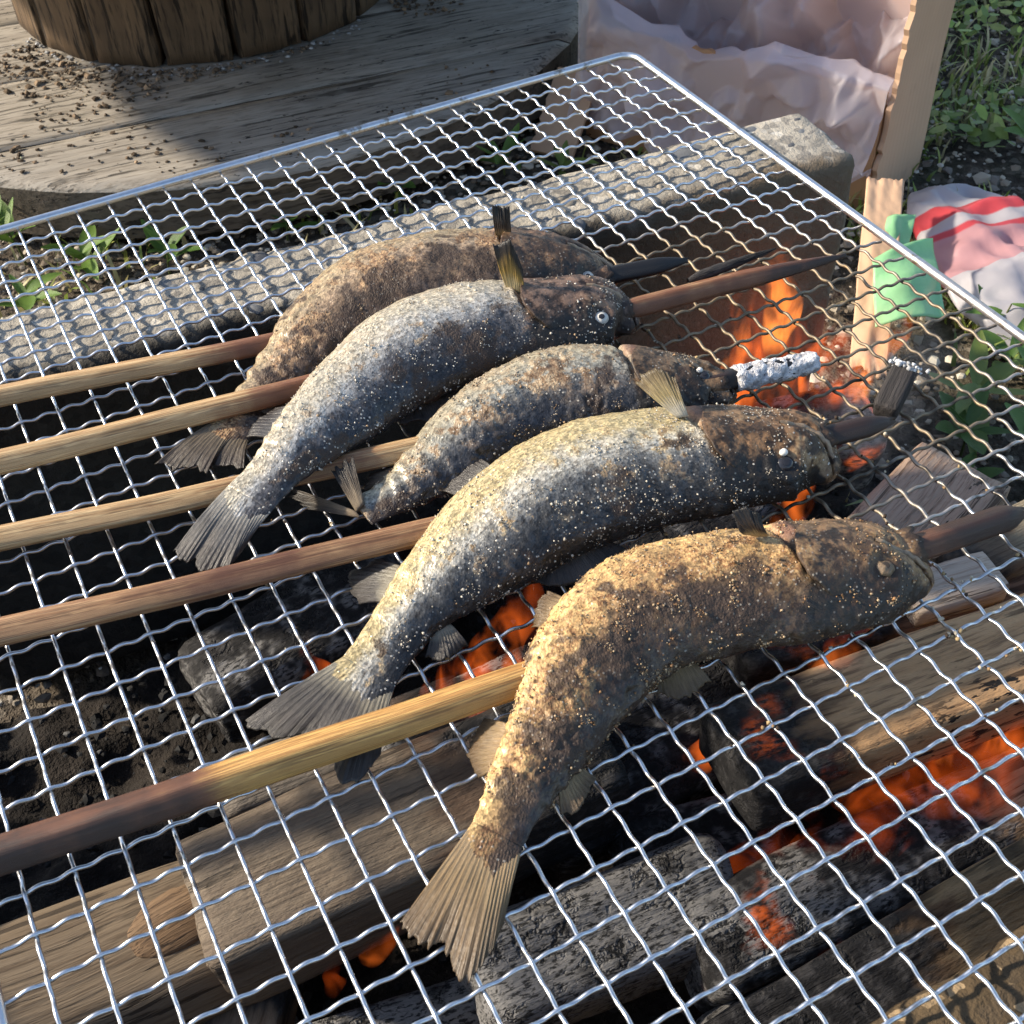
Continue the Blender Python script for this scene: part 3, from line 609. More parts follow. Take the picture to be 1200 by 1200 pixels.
def fin_mesh(root, tip, mat, nu=72, nv=14, rays=16, ragged=0.10, thick=0.0006, sag=0.0, corr=0.00022, seed=0, flare=1.0, rth=0.0007, skin=None):
    root = np.array(root); tip = np.array(tip)
    def res(P, n):
        P = np.asarray(P); d = np.r_[0, np.cumsum(np.linalg.norm(np.diff(P, axis=0), axis=1))]
        q = np.linspace(0, d[-1], n); return np.stack([np.interp(q, d, P[:, c]) for c in range(3)], 1)
    Rr = res(root, nu); Tt = res(tip, nu)
    u = np.linspace(0, 1, nu); v = np.linspace(0, 1, nv)
    rag = 1-ragged*(np.abs(np.array([noise.noise(Vector((x*rays*0.5, seed*3.3, 0))) for x in u]))*1.3+0.5*np.abs(np.array([noise.noise(Vector((x*rays*1.7, seed*3.3, 4))) for x in u])))
    Tt = Rr+(Tt-Rr)*rag[:, None]
    Rm = Rr.mean(0); Tm = Tt.mean(0); ve = (v**flare)[None, :, None]
    P = (Rm+(Tm-Rm)*v[:, None])[None]+(Rr-Rm)[:, None]*(1-ve)+(Tt-Tm)[:, None]*ve
    nrm = np.cross((Rr[-1]-Rr[0])+(Tt[-1]-Tt[0]), (Tt-Rr).mean(0)); nrm /= np.linalg.norm(nrm)
    if nrm[2] < 0: nrm = -nrm
    dz = corr*np.sin(2*np.pi*rays*u)[:, None]*np.clip(v*3, 0, 1)[None]
    dz = dz+sag*np.sin(np.pi*v)[None]
    dz = dz+0.0009*np.array([[noise.noise(Vector((a*3+seed, b*2, seed*2.1))) for b in v] for a in u])*v[None]
    P = P+nrm*dz[..., None]
    th = (thick*(1-0.6*v)+(rth-thick)*np.clip(1-v*2.2, 0, 1)**1.5)[None, :, None]*(np.sqrt(np.clip(1-(2*u-1)**2, 0.02, 1))[:, None, None]*np.clip(1-v*2.2, 0, 1)[None, :, None]+1-np.clip(1-v*2.2, 0, 1)[None, :, None])*nrm
    A = (P+th).reshape(-1, 3); B = (P-th).reshape(-1, 3)
    F = grid_faces(nu, nv); Fb = F[:, ::-1]+nu*nv
    rim = []
    bd = [i*nv for i in range(nu)]+[(nu-1)*nv+j for j in range(1, nv)]+[i*nv+nv-1 for i in range(nu-2, -1, -1)]+[j for j in range(nv-2, 0, -1)]
    for a, b in zip(bd, bd[1:]+bd[:1]): rim.append((a, b, b+nu*nv, a+nu*nv))
    F = np.vstack([F, Fb, np.array(rim)])
    uv = np.stack(np.broadcast_arrays(u[:, None], v[None], 0.0), -1).reshape(-1, 3)
    ln_ = np.linalg.norm(Tm-Rm); wd_ = np.linalg.norm(Rr[-1]-Rr[0])
    fs = np.stack([0*uv[:, 0], 1-2*uv[:, 0], 0*uv[:, 0]], 1); su = np.stack([-uv[:, 1]*ln_, uv[:, 0]*wd_, 0*uv[:, 0]], 1)
    me = mesh('fin', np.vstack([A, B]), F, mat, True, vec={'fuv': np.vstack([uv, uv]), 'fst': np.vstack([fs, fs]), 'suv': np.vstack([su, su])}, flt={'fch': np.zeros(2*len(uv))})
    if skin is not None:
        me.materials.append(skin); ct = np.vstack([uv, uv])[F[:, 0]]
        vb = 0.07+0.20*(1-(2*ct[:, 0]-1)**2)+0.10*np.array([noise.noise(Vector((q*9, seed, 1))) for q in ct[:, 0]])
        me.polygons.foreach_set('material_index', (ct[:, 1] < vb).astype(np.int32))
    return me

FISH_INFO = {
1: ('brown scorched fish at the back, spotted skin, half hidden behind its neighbour', 420, 0.00045, (0.36, 0.27, 0.17), 0.6, 0.45),
2: ('blue grey fish with white salt specks and an upright yellow black fin, second from back', 1500, 0.00052, (0.54, 0.50, 0.43), 0.25, 0.3),
3: ('smallest fish, grey with tan burnt head, lying in the middle of the five', 1300, 0.00052, (0.42, 0.35, 0.26), 0.3, 0.5),
4: ('big silver fish with a dark back, shiny tail and a white bead in its eye', 2100, 0.00050, (0.54, 0.48, 0.38), 0.2, 0.3),
5: ('golden brown crusty fish nearest the camera with a frayed brown tail', 3000, 0.00056, (0.46, 0.33, 0.19), 0.35, 0.6)}

BLOTCH = {
1: [(0.62, 0.05, 0.012, 0.8), (0.70, -0.15, 0.010, 0.8), (0.50, -0.2, 0.012, 0.7), (0.14, 0.1, 0.008, 0.8), (0.30, -0.2, 0.008, 0.6), (0.80, 0.3, 0.009, 0.7), (0.42, 0.35, 0.008, 0.5)],
2: [(0.56, -0.35, 0.014, 0.65), (0.70, -0.05, 0.010, 0.6), (0.62, -0.75, 0.012, 0.9), (0.22, -0.2, 0.006, 0.6), (0.79, 0.55, 0.006, 0.7)],
3: [(0.80, 0.1, 0.008, 0.7), (0.88, -0.1, 0.008, 0.9), (0.72, 0.4, 0.007, 0.6), (0.05, -0.3, 0.006, 0.7)],
4: [(0.70, 0.05, 0.010, 0.6), (0.60, -0.05, 0.009, 0.55), (0.78, 0.75, 0.007, 0.8), (0.84, 0.2, 0.008, 0.6), (0.05, 0.1, 0.008, 0.5)],
5: [(0.765, 0.62, 0.0085, 1.0), (0.66, 0.0, 0.010, 0.75), (0.55, -0.25, 0.013, 0.75), (0.44, 0.0, 0.012, 0.75), (0.36, -0.4, 0.012, 0.8), (0.26, 0.15, 0.010, 0.75), (0.17, -0.15, 0.012, 0.9), (0.07, 0.2, 0.008, 0.8), (0.62, -0.55, 0.014, 0.85), (0.80, -0.2, 0.010, 0.8), (0.90, -0.4, 0.010, 0.8), (0.86, 0.15, 0.006, 0.7)]}
def build_fish(k):
    lab, nsalt, gsz, gcol, wr_, lump = FISH_INFO[k]
    root = thing('roast_fish', lab, 'fish', (0, 0, ZG), group='salted fish on skewers')
    Tb = np.array(FISH[k]); NS, NT = 290, 124
    St, arc = spline(Tb, NS); c = St[:, :3].copy(); h = np.maximum(St[:, 3]*0.955, 0.001); L = arc[-1]; s = arc/L
    c[:, 2] = np.convolve(np.pad(c[:, 2], 9, 'edge'), np.ones(19)/19, 'valid')
    tg = np.gradient(c, axis=0); tg[:, 2] *= 0.4; tg /= np.linalg.norm(tg, axis=1)[:, None]
    bel = np.stack([-tg[:, 1], tg[:, 0], 0*tg[:, 0]], 1); bel /= np.linalg.norm(bel, axis=1)[:, None]
    upv = np.cross(tg, bel)
    roll = R(12); b2 = bel*math.cos(roll)+upv*math.sin(roll); u2 = -bel*math.sin(roll)+upv*math.cos(roll)
    h = h*np.interp(s, [0, 0.05, 0.14, 0.28, 1], [0.98, 0.86, 0.90, 1, 1])
    kk = np.interp(s, [0, 0.10, 0.4, 0.7, 0.85, 1.0], [0.11, 0.44, 0.52, 0.54, 0.56, 0.62])
    th = np.linspace(0, 2*np.pi, NT, endpoint=False)
    # slightly keeled section, fuller belly
    ex = 1.07
    cx = np.sign(np.cos(th))*np.abs(np.cos(th))**ex; sx = np.sign(np.sin(th))*np.abs(np.sin(th))**ex
    hh = h[:, None]; X = hh*cx[None]; Z = (h*kk)[:, None]*sx[None]
    P = c[:, None]+X[..., None]*b2[:, None]+Z[..., None]*u2[:, None]
    Nn = X[..., None]/(hh**2)[..., None]*b2[:, None]+(Z/((h*kk)[:, None]**2))[..., None]*u2[:, None]
    Nn /= np.linalg.norm(Nn, axis=2)[..., None]
    b = np.broadcast_to(np.cos(th)[None], (NS, NT)); topn = np.sin(th)[None]
    ss = np.broadcast_to(s[:, None], (NS, NT))
    flat = P.reshape(-1, 3); off = np.array([k*0.37, k*0.21, 0])
    d1 = vnoise(flat+off, 42, 4).reshape(NS, NT); d2 = vnoise(flat+off, 190, 4).reshape(NS, NT)
    body_m = np.clip((s-0.02)/0.1, 0, 1)[:, None]
    d3 = vnoise(flat+off, 420, 3).reshape(NS, NT)
    rdg = (1-np.abs(d2)*2.2)*np.clip(0.4+d1*1.4, 0, 1)
    D = (0.0009*d1+0.0004*lump*d2+0.0011*lump*(rdg-0.4)+0.00040*lump*d3+0.00010*d3)*body_m
    # wrinkles across the tail side of the body
    D += 0.0005*np.sin(ss*150+4*d1)*np.exp(-((ss-0.12)/0.10)**2)*wr_*2
    # gill slit, opercle plate, eye hollow, mouth line
    gs = 0.755-0.035*np.abs(b)**2+0.012*d1
    D -= 0.0026*np.exp(-((ss-gs)/0.007)**2)*np.clip(b*1.6+0.55, 0, 1)
    D += 0.0008*np.clip(b+0.7, 0, 1)*np.exp(-((ss-gs-0.035)/0.030)**2)
    D += 0.0009*np.exp(-((ss-0.87)/0.05)**2)*np.exp(-((b-0.1)/0.4)**2)
    D -= 0.0026*np.exp(-((b-0.42-0.35*(ss-0.9))/0.08)**2)*np.clip((ss-0.86)/0.05, 0, 1)*(topn > 0)
    P0 = P.copy(); ie = np.argmin(np.linalg.norm(P[:, :, :2]-np.array(EYES[k]), axis=2)+(topn < 0)*1.0); pe0 = P.reshape(-1, 3)[ie]
    de = np.linalg.norm(P-pe0, axis=2); D -= 0.0016*np.exp(-(de/0.0042)**2); D += 0.0006*np.exp(-((de-0.0062)/0.0016)**2)
    P = P+Nn*D[..., None]
    P[..., 2] = np.maximum(P[..., 2], ZG+0.0013)
    V = P.reshape(-1, 3)-np.array([0, 0, ZG])
    V = np.vstack([V, V[:NT].mean(0), V[-NT:].mean(0)])
    F = grid_faces(NS, NT, True)
    q = np.arange(NT); q2 = (q+1) % NT
    F = np.vstack([F, np.stack([np.full(NT, NS*NT), q2, q, np.full(NT, NS*NT)], 1)[:, [0, 1, 2, 2]], np.stack([np.full(NT, NS*NT+1), (NS-1)*NT+q, (NS-1)*NT+q2], 1)[:, [0, 1, 2, 2]]])
    Fl = [list(f) if f[2] != f[3] else list(f[:3]) for f in F.tolist()]
    fst = np.stack([ss, b, np.broadcast_to(th[None]/6.283, (NS, NT))], -1).reshape(-1, 3)
    fuv = np.stack([np.broadcast_to(arc[:, None], (NS, NT)), th[None]*hh*0.8, 0*ss], -1).reshape(-1, 3)
    ext = lambda A: np.vstack([A, A[0], A[-1]])
    fch = np.zeros((NS, NT))
    for (cs, cb, cr_, am) in BLOTCH[k]:
        fch = np.maximum(fch, am*np.exp(-(((ss-cs)*L/cr_)**2+((b-cb)*hh/cr_)**2))*(topn > -0.2))
    obj('fish_body', mesh('fish_body', V, Fl, FM[k], True, vec={'fst': ext(fst), 'suv': ext(fuv)}, flt={'fch': np.r_[fch.ravel(), 0, 0]}), root)
    # salt: loose grains and clumps
    nl_ = int(nsalt*(0.55 if k in (1, 3, 5) else 0.8)); gsz *= 0.35
    si = rng.integers(8, NS-3, nl_*3); ti = rng.integers(-6, int(NT*0.56), nl_*3)
    den = np.array([noise.noise(Vector(P[a_, b_ % NT])*48+Vector((k, 0, 0))) for a_, b_ in zip(si, ti)])
    kp = rng.random(len(si)) < np.clip(1.5*den+0.08, 0.01, 1); si = si[kp][:nl_]; ti = ti[kp][:nl_]
    for q in range(int(nsalt/26)):
        a0_ = rng.integers(20, NS-8); b0_ = rng.integers(2, int(NT*0.52)); m_ = int(rng.integers(5, 34)); sp_ = rng.uniform(0.7, 2.6)
        si = np.r_[si, np.clip(np.round(rng.normal(a0_, sp_*1.4, m_)), 4, NS-2).astype(int)]; ti = np.r_[ti, np.round(rng.normal(b0_, sp_*1.2, m_)).astype(int)]
    ti = ti % NT; pts = P[si, ti]+rng.normal(0, 0.0003, (len(si), 3)); nn = Nn[si, ti]; m = len(pts)
    rr = np.clip(gsz*np.exp(rng.normal(0, 0.5, m)), 0.00011, 0.0006)
    cl = 0.8*np.array(gcol)[None]*np.exp(rng.normal(0, 0.28, (m, 1))); br = rng.random((m, 1))
    cl = np.where(br < (0.45 if k in (1, 5, 3) else 0.15), cl*np.array([0.62, 0.45, 0.30]), cl)
    V, F, cc = grains(pts+nn*rr[:, None]*0.15-np.array([0, 0, ZG]), rr, np.clip(cl, 0, 0.9))
    tag(obj('salt', mesh('salt', V, F, SALT, True, col={'gc': cc}), root), 'roasted white and tan salt grains', kind='stuff')
    # fins
    for nm, r0, t0 in FINS[k]:
        r0 = np.array(r0)-np.array([0, 0, ZG]); t0 = np.array(t0)-np.array([0, 0, ZG]); mt = FINM[k]
        # set the root well inside the body
        ctr = np.array([*c[np.argmin(np.linalg.norm(c[:, :2]-r0[:, :2].mean(0), axis=1))][:2]])
        pull = {'tail_fin': 0.0, 'tail_lobe': 0.62}.get(nm, 0.22)
        r0[:, :2] = r0[:, :2]*(1-pull)+ctr*pull
        if nm == 'tail_fin':
            i0 = 1; z0_ = P[i0].mean(0)-np.array([0, 0, ZG]); r0 = np.array([z0_+b2[i0]*h[i0]*1.0, z0_, z0_-b2[i0]*h[i0]*1.0]); troot = h[i0]*kk[i0]*0.95
            rays, ragged, sag = 17, 0.10, 0.0015
            if k == 5: ragged = 0.16
        else: rays, ragged, sag = 10, 0.16, 0.0006
        if nm in ('dorsal_fin', 'adipose_fin'): t0 = r0[:1]*0+np.array(t0)+(np.array(t0)-r0.mean(0))*0.55; t0[:, 2] = np.maximum(t0[:, 2], 0.003)
        if nm == 'pectoral_fin': t0 = r0.mean(0)+(t0-r0.mean(0))*{1: 1, 2: 1, 4: 1.12, 5: 0.72}[k]; mt = {1: FIN_BLACK, 2: FIN_YELLOW, 4: FIN_PALE, 5: FIN_BLACK}[k]; sag = 0.002; rays = 9
        me = fin_mesh(r0, t0, mt, 110 if nm == 'tail_fin' else 46, 44 if nm == 'tail_fin' else 16, rays, ragged, 0.0007, sag, 0.00010, k+len(nm), 1.12 if nm == 'tail_fin' else 1.0, troot if nm == 'tail_fin' else 0.0012, FM[k] if nm == 'tail_fin' else None)
        obj(nm, me, root)
    # eye
    ex_, ey_ = EYES[k]; i = np.argmin(np.linalg.norm(P[:, :, :2]-np.array([ex_, ey_]), axis=2)+(topn < 0)*1.0)
    i, j = divmod(int(i), NT); pe = P[i, j]-np.array([0, 0, ZG]); ne = Vector(Nn[i, j]); M = ne.to_track_quat('Z', 'Y').to_matrix()
    er = {1: 0.0034, 2: 0.0038, 3: 0.0034, 4: 0.0043, 5: 0.0042}[k]
    ey = obj('eye', mesh('eye', *sphere(pe-np.array(ne)*er*{1: 0.12, 2: 0.25, 3: 0.25, 4: 0.42, 5: 0.22}[k], er*0.92, er*0.84, er*0.78, nz=0.06 if k != 5 else 0.3, M=M), {1: EYE_G, 2: EYE_G, 3: EYE_D, 4: EYE_D, 5: EYE_T}[k]), root)
    a = np.linspace(0, 2*np.pi, 20, endpoint=False)
    pu = np.stack([er*0.34*np.cos(a), er*0.30*np.sin(a), 0*a], 1)@np.array(M).T+pe+np.array(ne)*er*{1: 0.67, 2: 0.54, 3: 0.54, 4: 0.36, 5: 0.50}[k]
    obj('pupil', mesh('pupil', np.vstack([pu, pu.mean(0)+np.array(ne)*0.0003]), [[i_, (i_+1) % 20, 20] for i_ in range(20)], EYE_D if k != 5 else MOUTH), ey)
    if k in (3, 4):
        bo = {1: (0.0012, 0.0, 0.0024), 3: (-0.001, 0.0022, 0.0014), 4: (0.0010, 0.0034, 0.0017), 5: (-0.0012, 0.0022, 0.0024)}[k]
        pc = pe+np.array(ne)*er*0.35+np.array((bo[0], bo[1], 0.45*bo[1]))
        obj('eye_bead', mesh('eye_bead', *sphere(pc, bo[2], bo[2]*0.85, bo[2]*(0.8 if k != 5 else 0.55), nz=0.10 if k != 5 else 0.35), EYE_W if k != 5 else EYE_T), ey)
    # gill cover: a loose plate with a free rear edge
    ng, mg = 30, 34; V = []; fa = []; fb = []
    for q in range(ng):
        for w2 in range(mg):
            bq = -0.62+1.42*w2/(mg-1); e_ = ((bq-0.10)/0.72)**2
            s0_ = 0.742+0.045*e_+0.004*noise.noise(Vector((bq*6, k, 2))); f = q/(ng-1); sq = s0_+(0.868-s0_)*f
            iq_ = sq*(NS-1); i1 = int(iq_); fr_ = iq_-i1; tq = math.acos(max(-1, min(1, bq)))/(2*np.pi)*NT; t1 = int(tq); ft = tq-t1
            pq = (P0[i1, t1]*(1-fr_)+P0[i1+1, t1]*fr_)*(1-ft)+(P0[i1, (t1+1) % NT]*(1-fr_)+P0[i1+1, (t1+1) % NT]*fr_)*ft
            nq = Nn[i1, t1]
            e2_ = min(1, max(0, e_)); lift = (0.0022*(1-f)**0.8+0.0007*math.sin(f*9+bq*2)*0.3)*(1-e2_)**0.6+0.0004*noise.noise(Vector((f*5, bq*4, k)))-0.0012*e2_**2
            V.append(pq+nq*(lift+0.0006-0.0010*f)-np.array([0, 0, ZG])); fa.append((0.79+0.07*f, bq, 0)); fb.append((sq*L, tq*0.0008, 0))
    V = np.array(V); Vi = V-np.repeat(np.array([[0, 0, 0.0012]]), len(V), 0)
    F = grid_faces(ng, mg); n_ = len(V); j_ = np.arange(mg-1); i_ = np.arange(ng-1)*mg
    F = np.vstack([F[:, ::-1], F+n_, np.stack([j_, j_+1, j_+1+n_, j_+n_], 1), np.stack([i_, i_+mg, i_+mg+n_, i_+n_], 1), np.stack([i_+mg-1, i_+2*mg-1, i_+2*mg-1+n_, i_+mg-1+n_], 1)])
    gch = np.array([0.55*max(0, 1-(q // mg)/4.0) for q in range(n_)])
    obj('gill_cover', mesh('gill_cover', np.vstack([V, Vi]), F, FM[k], True, vec={'fst': fa+fa, 'suv': fb+fb}, flt={'fch': np.r_[gch, gch]}), root)
    # open mouth round the skewer
    A = np.array(SKEW[k][0]); B = np.array(SKEW[k][1]); dr = (B-A)/np.linalg.norm(B-A)
    iq = int(NS*0.955); pm = A+dr*np.dot(c[iq]-A, dr)
    jf = {1: 0.66, 2: 0.70, 3: 0.62, 4: 0.95, 5: 1.0}[k]; nl, na = 12, 40; V = []
    for q in range(nl):
        f = q/(nl-1)
        for jj in range(na):
            an = R(-20)+R(250)*jj/(na-1)
            sd = np.cross(dr, [0, 0, 1]); sd /= np.linalg.norm(sd); uu = np.cross(sd, dr)
            rad = (0.0104-0.0020*f+0.0008*math.sin(f*7))*(1+0.10*noise.noise(Vector((math.cos(an)*2, math.sin(an)*2, f*3+k))))
            ln = -0.022+0.031*f*(1-0.25*max(0, -math.cos(an-0.9)))+f*0.0035*noise.noise(Vector((math.cos(an)*3+k, math.sin(an)*3, 2)))
            V.append(pm+dr*(ln*jf-0.004*(1-jf))+(sd*math.cos(an)*0.95+uu*math.sin(an)*0.82)*max(rad*jf, 0.0058))
    V = np.array(V); Vi = V.reshape(nl, na, 3).copy(); ctr = Vi.mean(1, keepdims=True); Vi = ctr+(Vi-ctr)*0.86
    V2 = np.vstack([V, Vi.reshape(-1, 3)])-np.array([0, 0, ZG]); V2[:, 2] = np.maximum(V2[:, 2], 0.0013)
    F = grid_faces(nl, na); j = np.arange(na-1); j2 = j+1; b_ = (nl-1)*na; i_ = np.arange(nl-1)*na
    F = np.vstack([F, F[:, ::-1]+nl*na, np.stack([b_+j, b_+j2, b_+j2+nl*na, b_+j+nl*na], 1), np.stack([i_, i_+na, i_+na+nl*na, i_+nl*na], 1), np.stack([i_+na-1, i_+2*na-1, i_+2*na-1+nl*na, i_+na-1+nl*na], 1)])
    fa = np.array([[0.86+0.10*((q // na) % nl)/nl, 0.75-0.5*abs((q % na)/na-0.5), 0] for q in range(len(V2))]); fb = np.array([[0.002*((q // na) % nl), 0.0007*(q % na), 0] for q in range(len(V2))])
    rimv = np.array([0.9*max(0, (((q // na) % nl)/(nl-1)-0.72)/0.28) for q in range(len(V2))])
    mo = obj('jaw_skin', mesh('jaw_skin', V2, F, FM[k], True, vec={'fst': fa, 'suv': fb}, flt={'fch': rimv}), root)
    jb = []
    for q in np.linspace(0, 1, 16):
        si_ = min(NS-1, int(NS*(0.885+0.095*q))); bj = 0.34+0.22*q; tj = int(round(math.acos(bj)/(2*np.pi)*NT)) % NT
        jb.append(P[si_, tj]+Nn[si_, tj]*0.0004-np.array([0, 0, ZG]))
    V, F = tube(jb, 0.0011*np.sin(np.pi*np.linspace(0.12, 0.9, 16))+0.0003, 8)
    obj('jaw_bone', mesh('jaw_bone', V, F, LIP), mo)
    V, F = sphere(pm+dr*0.004-np.array([0, 0, ZG]), 0.006*jf, 0.006*jf, 0.0055*jf, nz=0.2)
    obj('mouth_flesh', mesh('mouth_flesh', V, F, MOUTH), mo)
for k in FISH: build_fish(k)

# ------------------------------------------------------------------ skewers
def skewer(k, label, mat, wid, hgt, charf, tip=0.02, facet=0.0, cut=0.0):
    A = np.array(SKEW[k][0]); B = np.array(SKEW[k][1]); d = B-A; Lv = np.linalg.norm(d); d /= Lv
    A = A-d*0.10; Lt = Lv+0.10
    t = thing('bamboo_skewer', label, 'skewer', (0, 0, ZG), group='bamboo skewers')
    sd = np.cross(d, [0, 0, 1]); sd /= np.linalg.norm(sd); uu = np.cross(sd, d)
    nl, na = 150, 28; a = np.linspace(0, 2*np.pi, na, endpoint=False)
    pw = 0.55
    cx = np.sign(np.cos(a))*np.abs(np.cos(a))**pw; cy = np.sign(np.sin(a))*np.abs(np.sin(a))**pw
    V = []; uv = []
    for i in range(nl):
        f = i/(nl-1); x = f*Lt
        tp = 1.0 if x < Lt-tip else max(0.25, math.sqrt(max(0, (Lt-x)/tip)))
        tp *= 1-0.16*f
        n1 = noise.noise(Vector((x*14, k, 0)))*0.0011; n2 = noise.noise(Vector((x*10, k, 5)))*0.0007
        rot = facet+0.35+0.25*noise.noise(Vector((x*4, k, 9)))
        ca, sa = math.cos(rot), math.sin(rot)
        for j in range(na):
            y = cx[j]*wid/2*tp; z = cy[j]*hgt/2*tp
            r1 = 1+0.05*noise.noise(Vector((x*30, a[j]*2, k)))
            y, z = (y*ca-z*sa)*r1, (y*sa+z*ca)*r1
            p = A+d*(x+ (0.003*noise.noise(Vector((a[j]*3, k, 1))) if i == nl-1 else 0))+sd*(y+n1)+uu*(z+n2)
            V.append(p); uv.append((x, a[j]/6.283*0.03, charf(x-0.10, math.sin(a[j]))))
    V = np.array(V)-np.array([0, 0, ZG]); V = np.vstack([V, V[:na].mean(0), V[-na:].mean(0)])
    uv += [uv[0], uv[-1]]
    F = grid_faces(nl, na, True).tolist()
    F += [[nl*na, (j+1) % na, j] for j in range(na)]+[[nl*na+1, (nl-1)*na+j, (nl-1)*na+(j+1) % na] for j in range(na)]
    obj('shaft', mesh('shaft', V, F, mat, True, vec={'fuv': uv}), t)
    return t, A, d, Lt, sd, uu
step = lambda x, a, b: min(1, max(0, (x-a)/(b-a)))
bam_pale = mat_bamboo('bamboo_pale', (0.64, 0.44, 0.22), (0.42, 0.24, 0.10), (0.17, 0.066, 0.030))
bam_red = mat_bamboo('bamboo_toasted', (0.46, 0.265, 0.125), (0.29, 0.14, 0.06), (0.115, 0.045, 0.022))
bam_gold = mat_bamboo('bamboo_golden', (0.60, 0.35, 0.11), (0.40, 0.20, 0.055), (0.13, 0.055, 0.028))
skewer(1, 'pale bamboo skewer through the brown fish at the back, tip charred black', bam_pale, 0.0095, 0.0090, lambda x, q: 0.52*step(x, 0.06, 0.10)+0.7*step(x, 0.20, 0.26), 0.015, 0.3)
t2 = skewer(2, 'bamboo skewer with a long pointed red brown tip, through the blue grey fish', bam_pale, 0.0105, 0.0098, lambda x, q: 0.15*step(x, 0.02, 0.06)+0.33*step(x, 0.07, 0.11)+0.25*step(x, 0.30, 0.36)-0.08*q, 0.05, 0.25)  # q term paints the upper side lit, the underside shaded, on top of char
t3 = skewer(3, 'bamboo skewer whose tip burnt to white ash, through the smallest fish', bam_pale, 0.0105, 0.0098, lambda x, q: 0.12*step(x, 0.02, 0.05)+0.22*step(x, 0.06, 0.09)-0.3*step(x, 0.14, 0.15)+1.0*step(x, 0.25, 0.29), 0.01, 0.3)
t4 = skewer(4, 'toasted red brown bamboo skewer through the big silver fish', bam_red, 0.0108, 0.0102, lambda x, q: 0.14+0.26*step(x, 0.04, 0.07)*step(0.14-x, 0, 0.04)+0.15*step(x, 0.12, 0.15)+0.5*step(x, 0.26, 0.31), 0.012, 0.45)
skewer(5, 'golden bamboo skewer with scorched ends, nearest the camera', bam_gold, 0.0112, 0.0105, lambda x, q: 0.66*step(0.075-x, 0, 0.02)-0.10*q*step(0.09-x, 0, 0.02)+0.62*step(x, 0.15, 0.20)-0.2*step(x, 0.28, 0.29)+0.42*step(x, 0.30, 0.34), 0.008, 0.2)  # q term puts a lit upper edge and shaded underside into the char value
# ash crust on skewer 3
t, A, d, Lt, sd, uu = t3
P = []; nl, na = 46, 24
for i in range(nl):
    f = i/(nl-1); x = Lt-0.034+0.037*f
    for j in range(na):
        an = 2*math.pi*j/na
        rr = (0.0056-0.0014*f)*(0.35 if i in (0, nl-1) else 1)*(1+0.22*noise.fractal(Vector((x*260, math.cos(an)*2.2, math.sin(an)*2.2)), 0.8, 2, 4))
        P.append(A+d*(x+0.002*noise.noise(Vector((an*4, f, 3))))+sd*math.cos(an)*rr+uu*math.sin(an)*rr)
obj('ash_crust', mesh('ash_crust', np.array(P)-np.array([0, 0, ZG]), grid_faces(nl, na, True), ASH), t)
CHAR = mat_wood('charred_stick', (0.03, 0.026, 0.024), (0.055, 0.048, 0.044), (0.012, 0.011, 0.011), grain=3.0)
# split sliver lying along skewer 2
t, A, d, Lt, sd, uu = t2
P = []
for i in range(40):
    f = i/39; x = Lt-0.075+0.045*f; r1 = 0.0030*math.sqrt(max(0.02, 1-f))*(0.4+0.6*min(1, f*6))
    for j in range(12):
        an = 2*math.pi*j/12; q = r1*(1+0.3*noise.noise(Vector((x*150, an*2, 4))))
        P.append(A+d*x-sd*(0.0065+0.004*f)+uu*(0.002+0.003*f)+sd*math.cos(an)*q+uu*math.sin(an)*q)
obj('split_sliver', mesh('split_sliver', np.array(P)-np.array([0, 0, ZG]), grid_faces(40, 12, True), CHAR), t)

# broken charcoal end lying on the wires
tc = thing('charred_stub', 'short charred skewer stub with an ash tip lying loose on the wires', 'stick', (0.1195, -0.0785, ZG+0.0017+0.0048), (0, R(-14), math.atan2(0.0107, 0.0178)))
V, F = rough_box((0.0230, 0.0098, 0.0092), 0.002, 0.0012, 0.0004, 300, 5, 0.0, True)
obj('stub', mesh('stub', V, F, CHAR), tc)
pts = np.stack([rng.uniform(0.0095, 0.0125, 60), rng.normal(0, 0.003, 60), rng.uniform(0.000, 0.0055, 60)], 1)
V, F, cc = grains(pts, rng.uniform(0.0005, 0.0012, 60), np.full((60, 3), 0.5)*rng.uniform(0.6, 1.4, (60, 1)))
tag(obj('ash_flakes', mesh('ash_flakes', V, F, BITS, col={'gc': cc}), tc), kind='stuff')

# ------------------------------------------------------------------ logs, planks and charcoal under the grate
W_GREY = dict(a=(0.235, 0.19, 0.14), b=(0.33, 0.27, 0.20), dark=(0.085, 0.065, 0.048))
def wood(name, label, cat, loc, size, rot, mat, seed, amp=0.0010, rad=0.004, seg=0.005, freq=70, group='firewood under the grate', taper=0.0, bow=0.0):
    V, F = rough_box(size, rad, seg, amp, freq, seed, 0.003, True)
    f = V[:, 0]/size[0]
    V[:, 1] *= 1+taper*f; V[:, 2] *= 1+taper*f*0.6
    V[:, 2] += bow*(f*f-0.1)
    o = obj(name, mesh(name, V, F, mat), None, loc, tuple(R(a) for a in rot))
    return tag(o, label, cat, group)
wood('firewood_log', 'pale weathered log with a knot hollow at the lower left under the wires', 'log', (-0.262, -0.086, 0.068), (0.19, 0.062, 0.060), (12, 2, -3), mat_wood('weathered_log', (0.135, 0.098, 0.062), (0.19, 0.143, 0.094), (0.095, 0.065, 0.04), grain=0.8), 11, 0.002, 0.022, 0.004, 35)
wood('firewood_beam', 'grey squared timber, sawn end facing left, beside the knotted log', 'beam', (-0.118, -0.106, 0.100), (0.165, 0.052, 0.055), (6, -3, -4), mat_wood('grey_timber', (0.12, 0.09, 0.065), (0.17, 0.134, 0.095), (0.075, 0.056, 0.04), 0.0, 0.085), 12, 0.0012, 0.003, 0.004, 60)
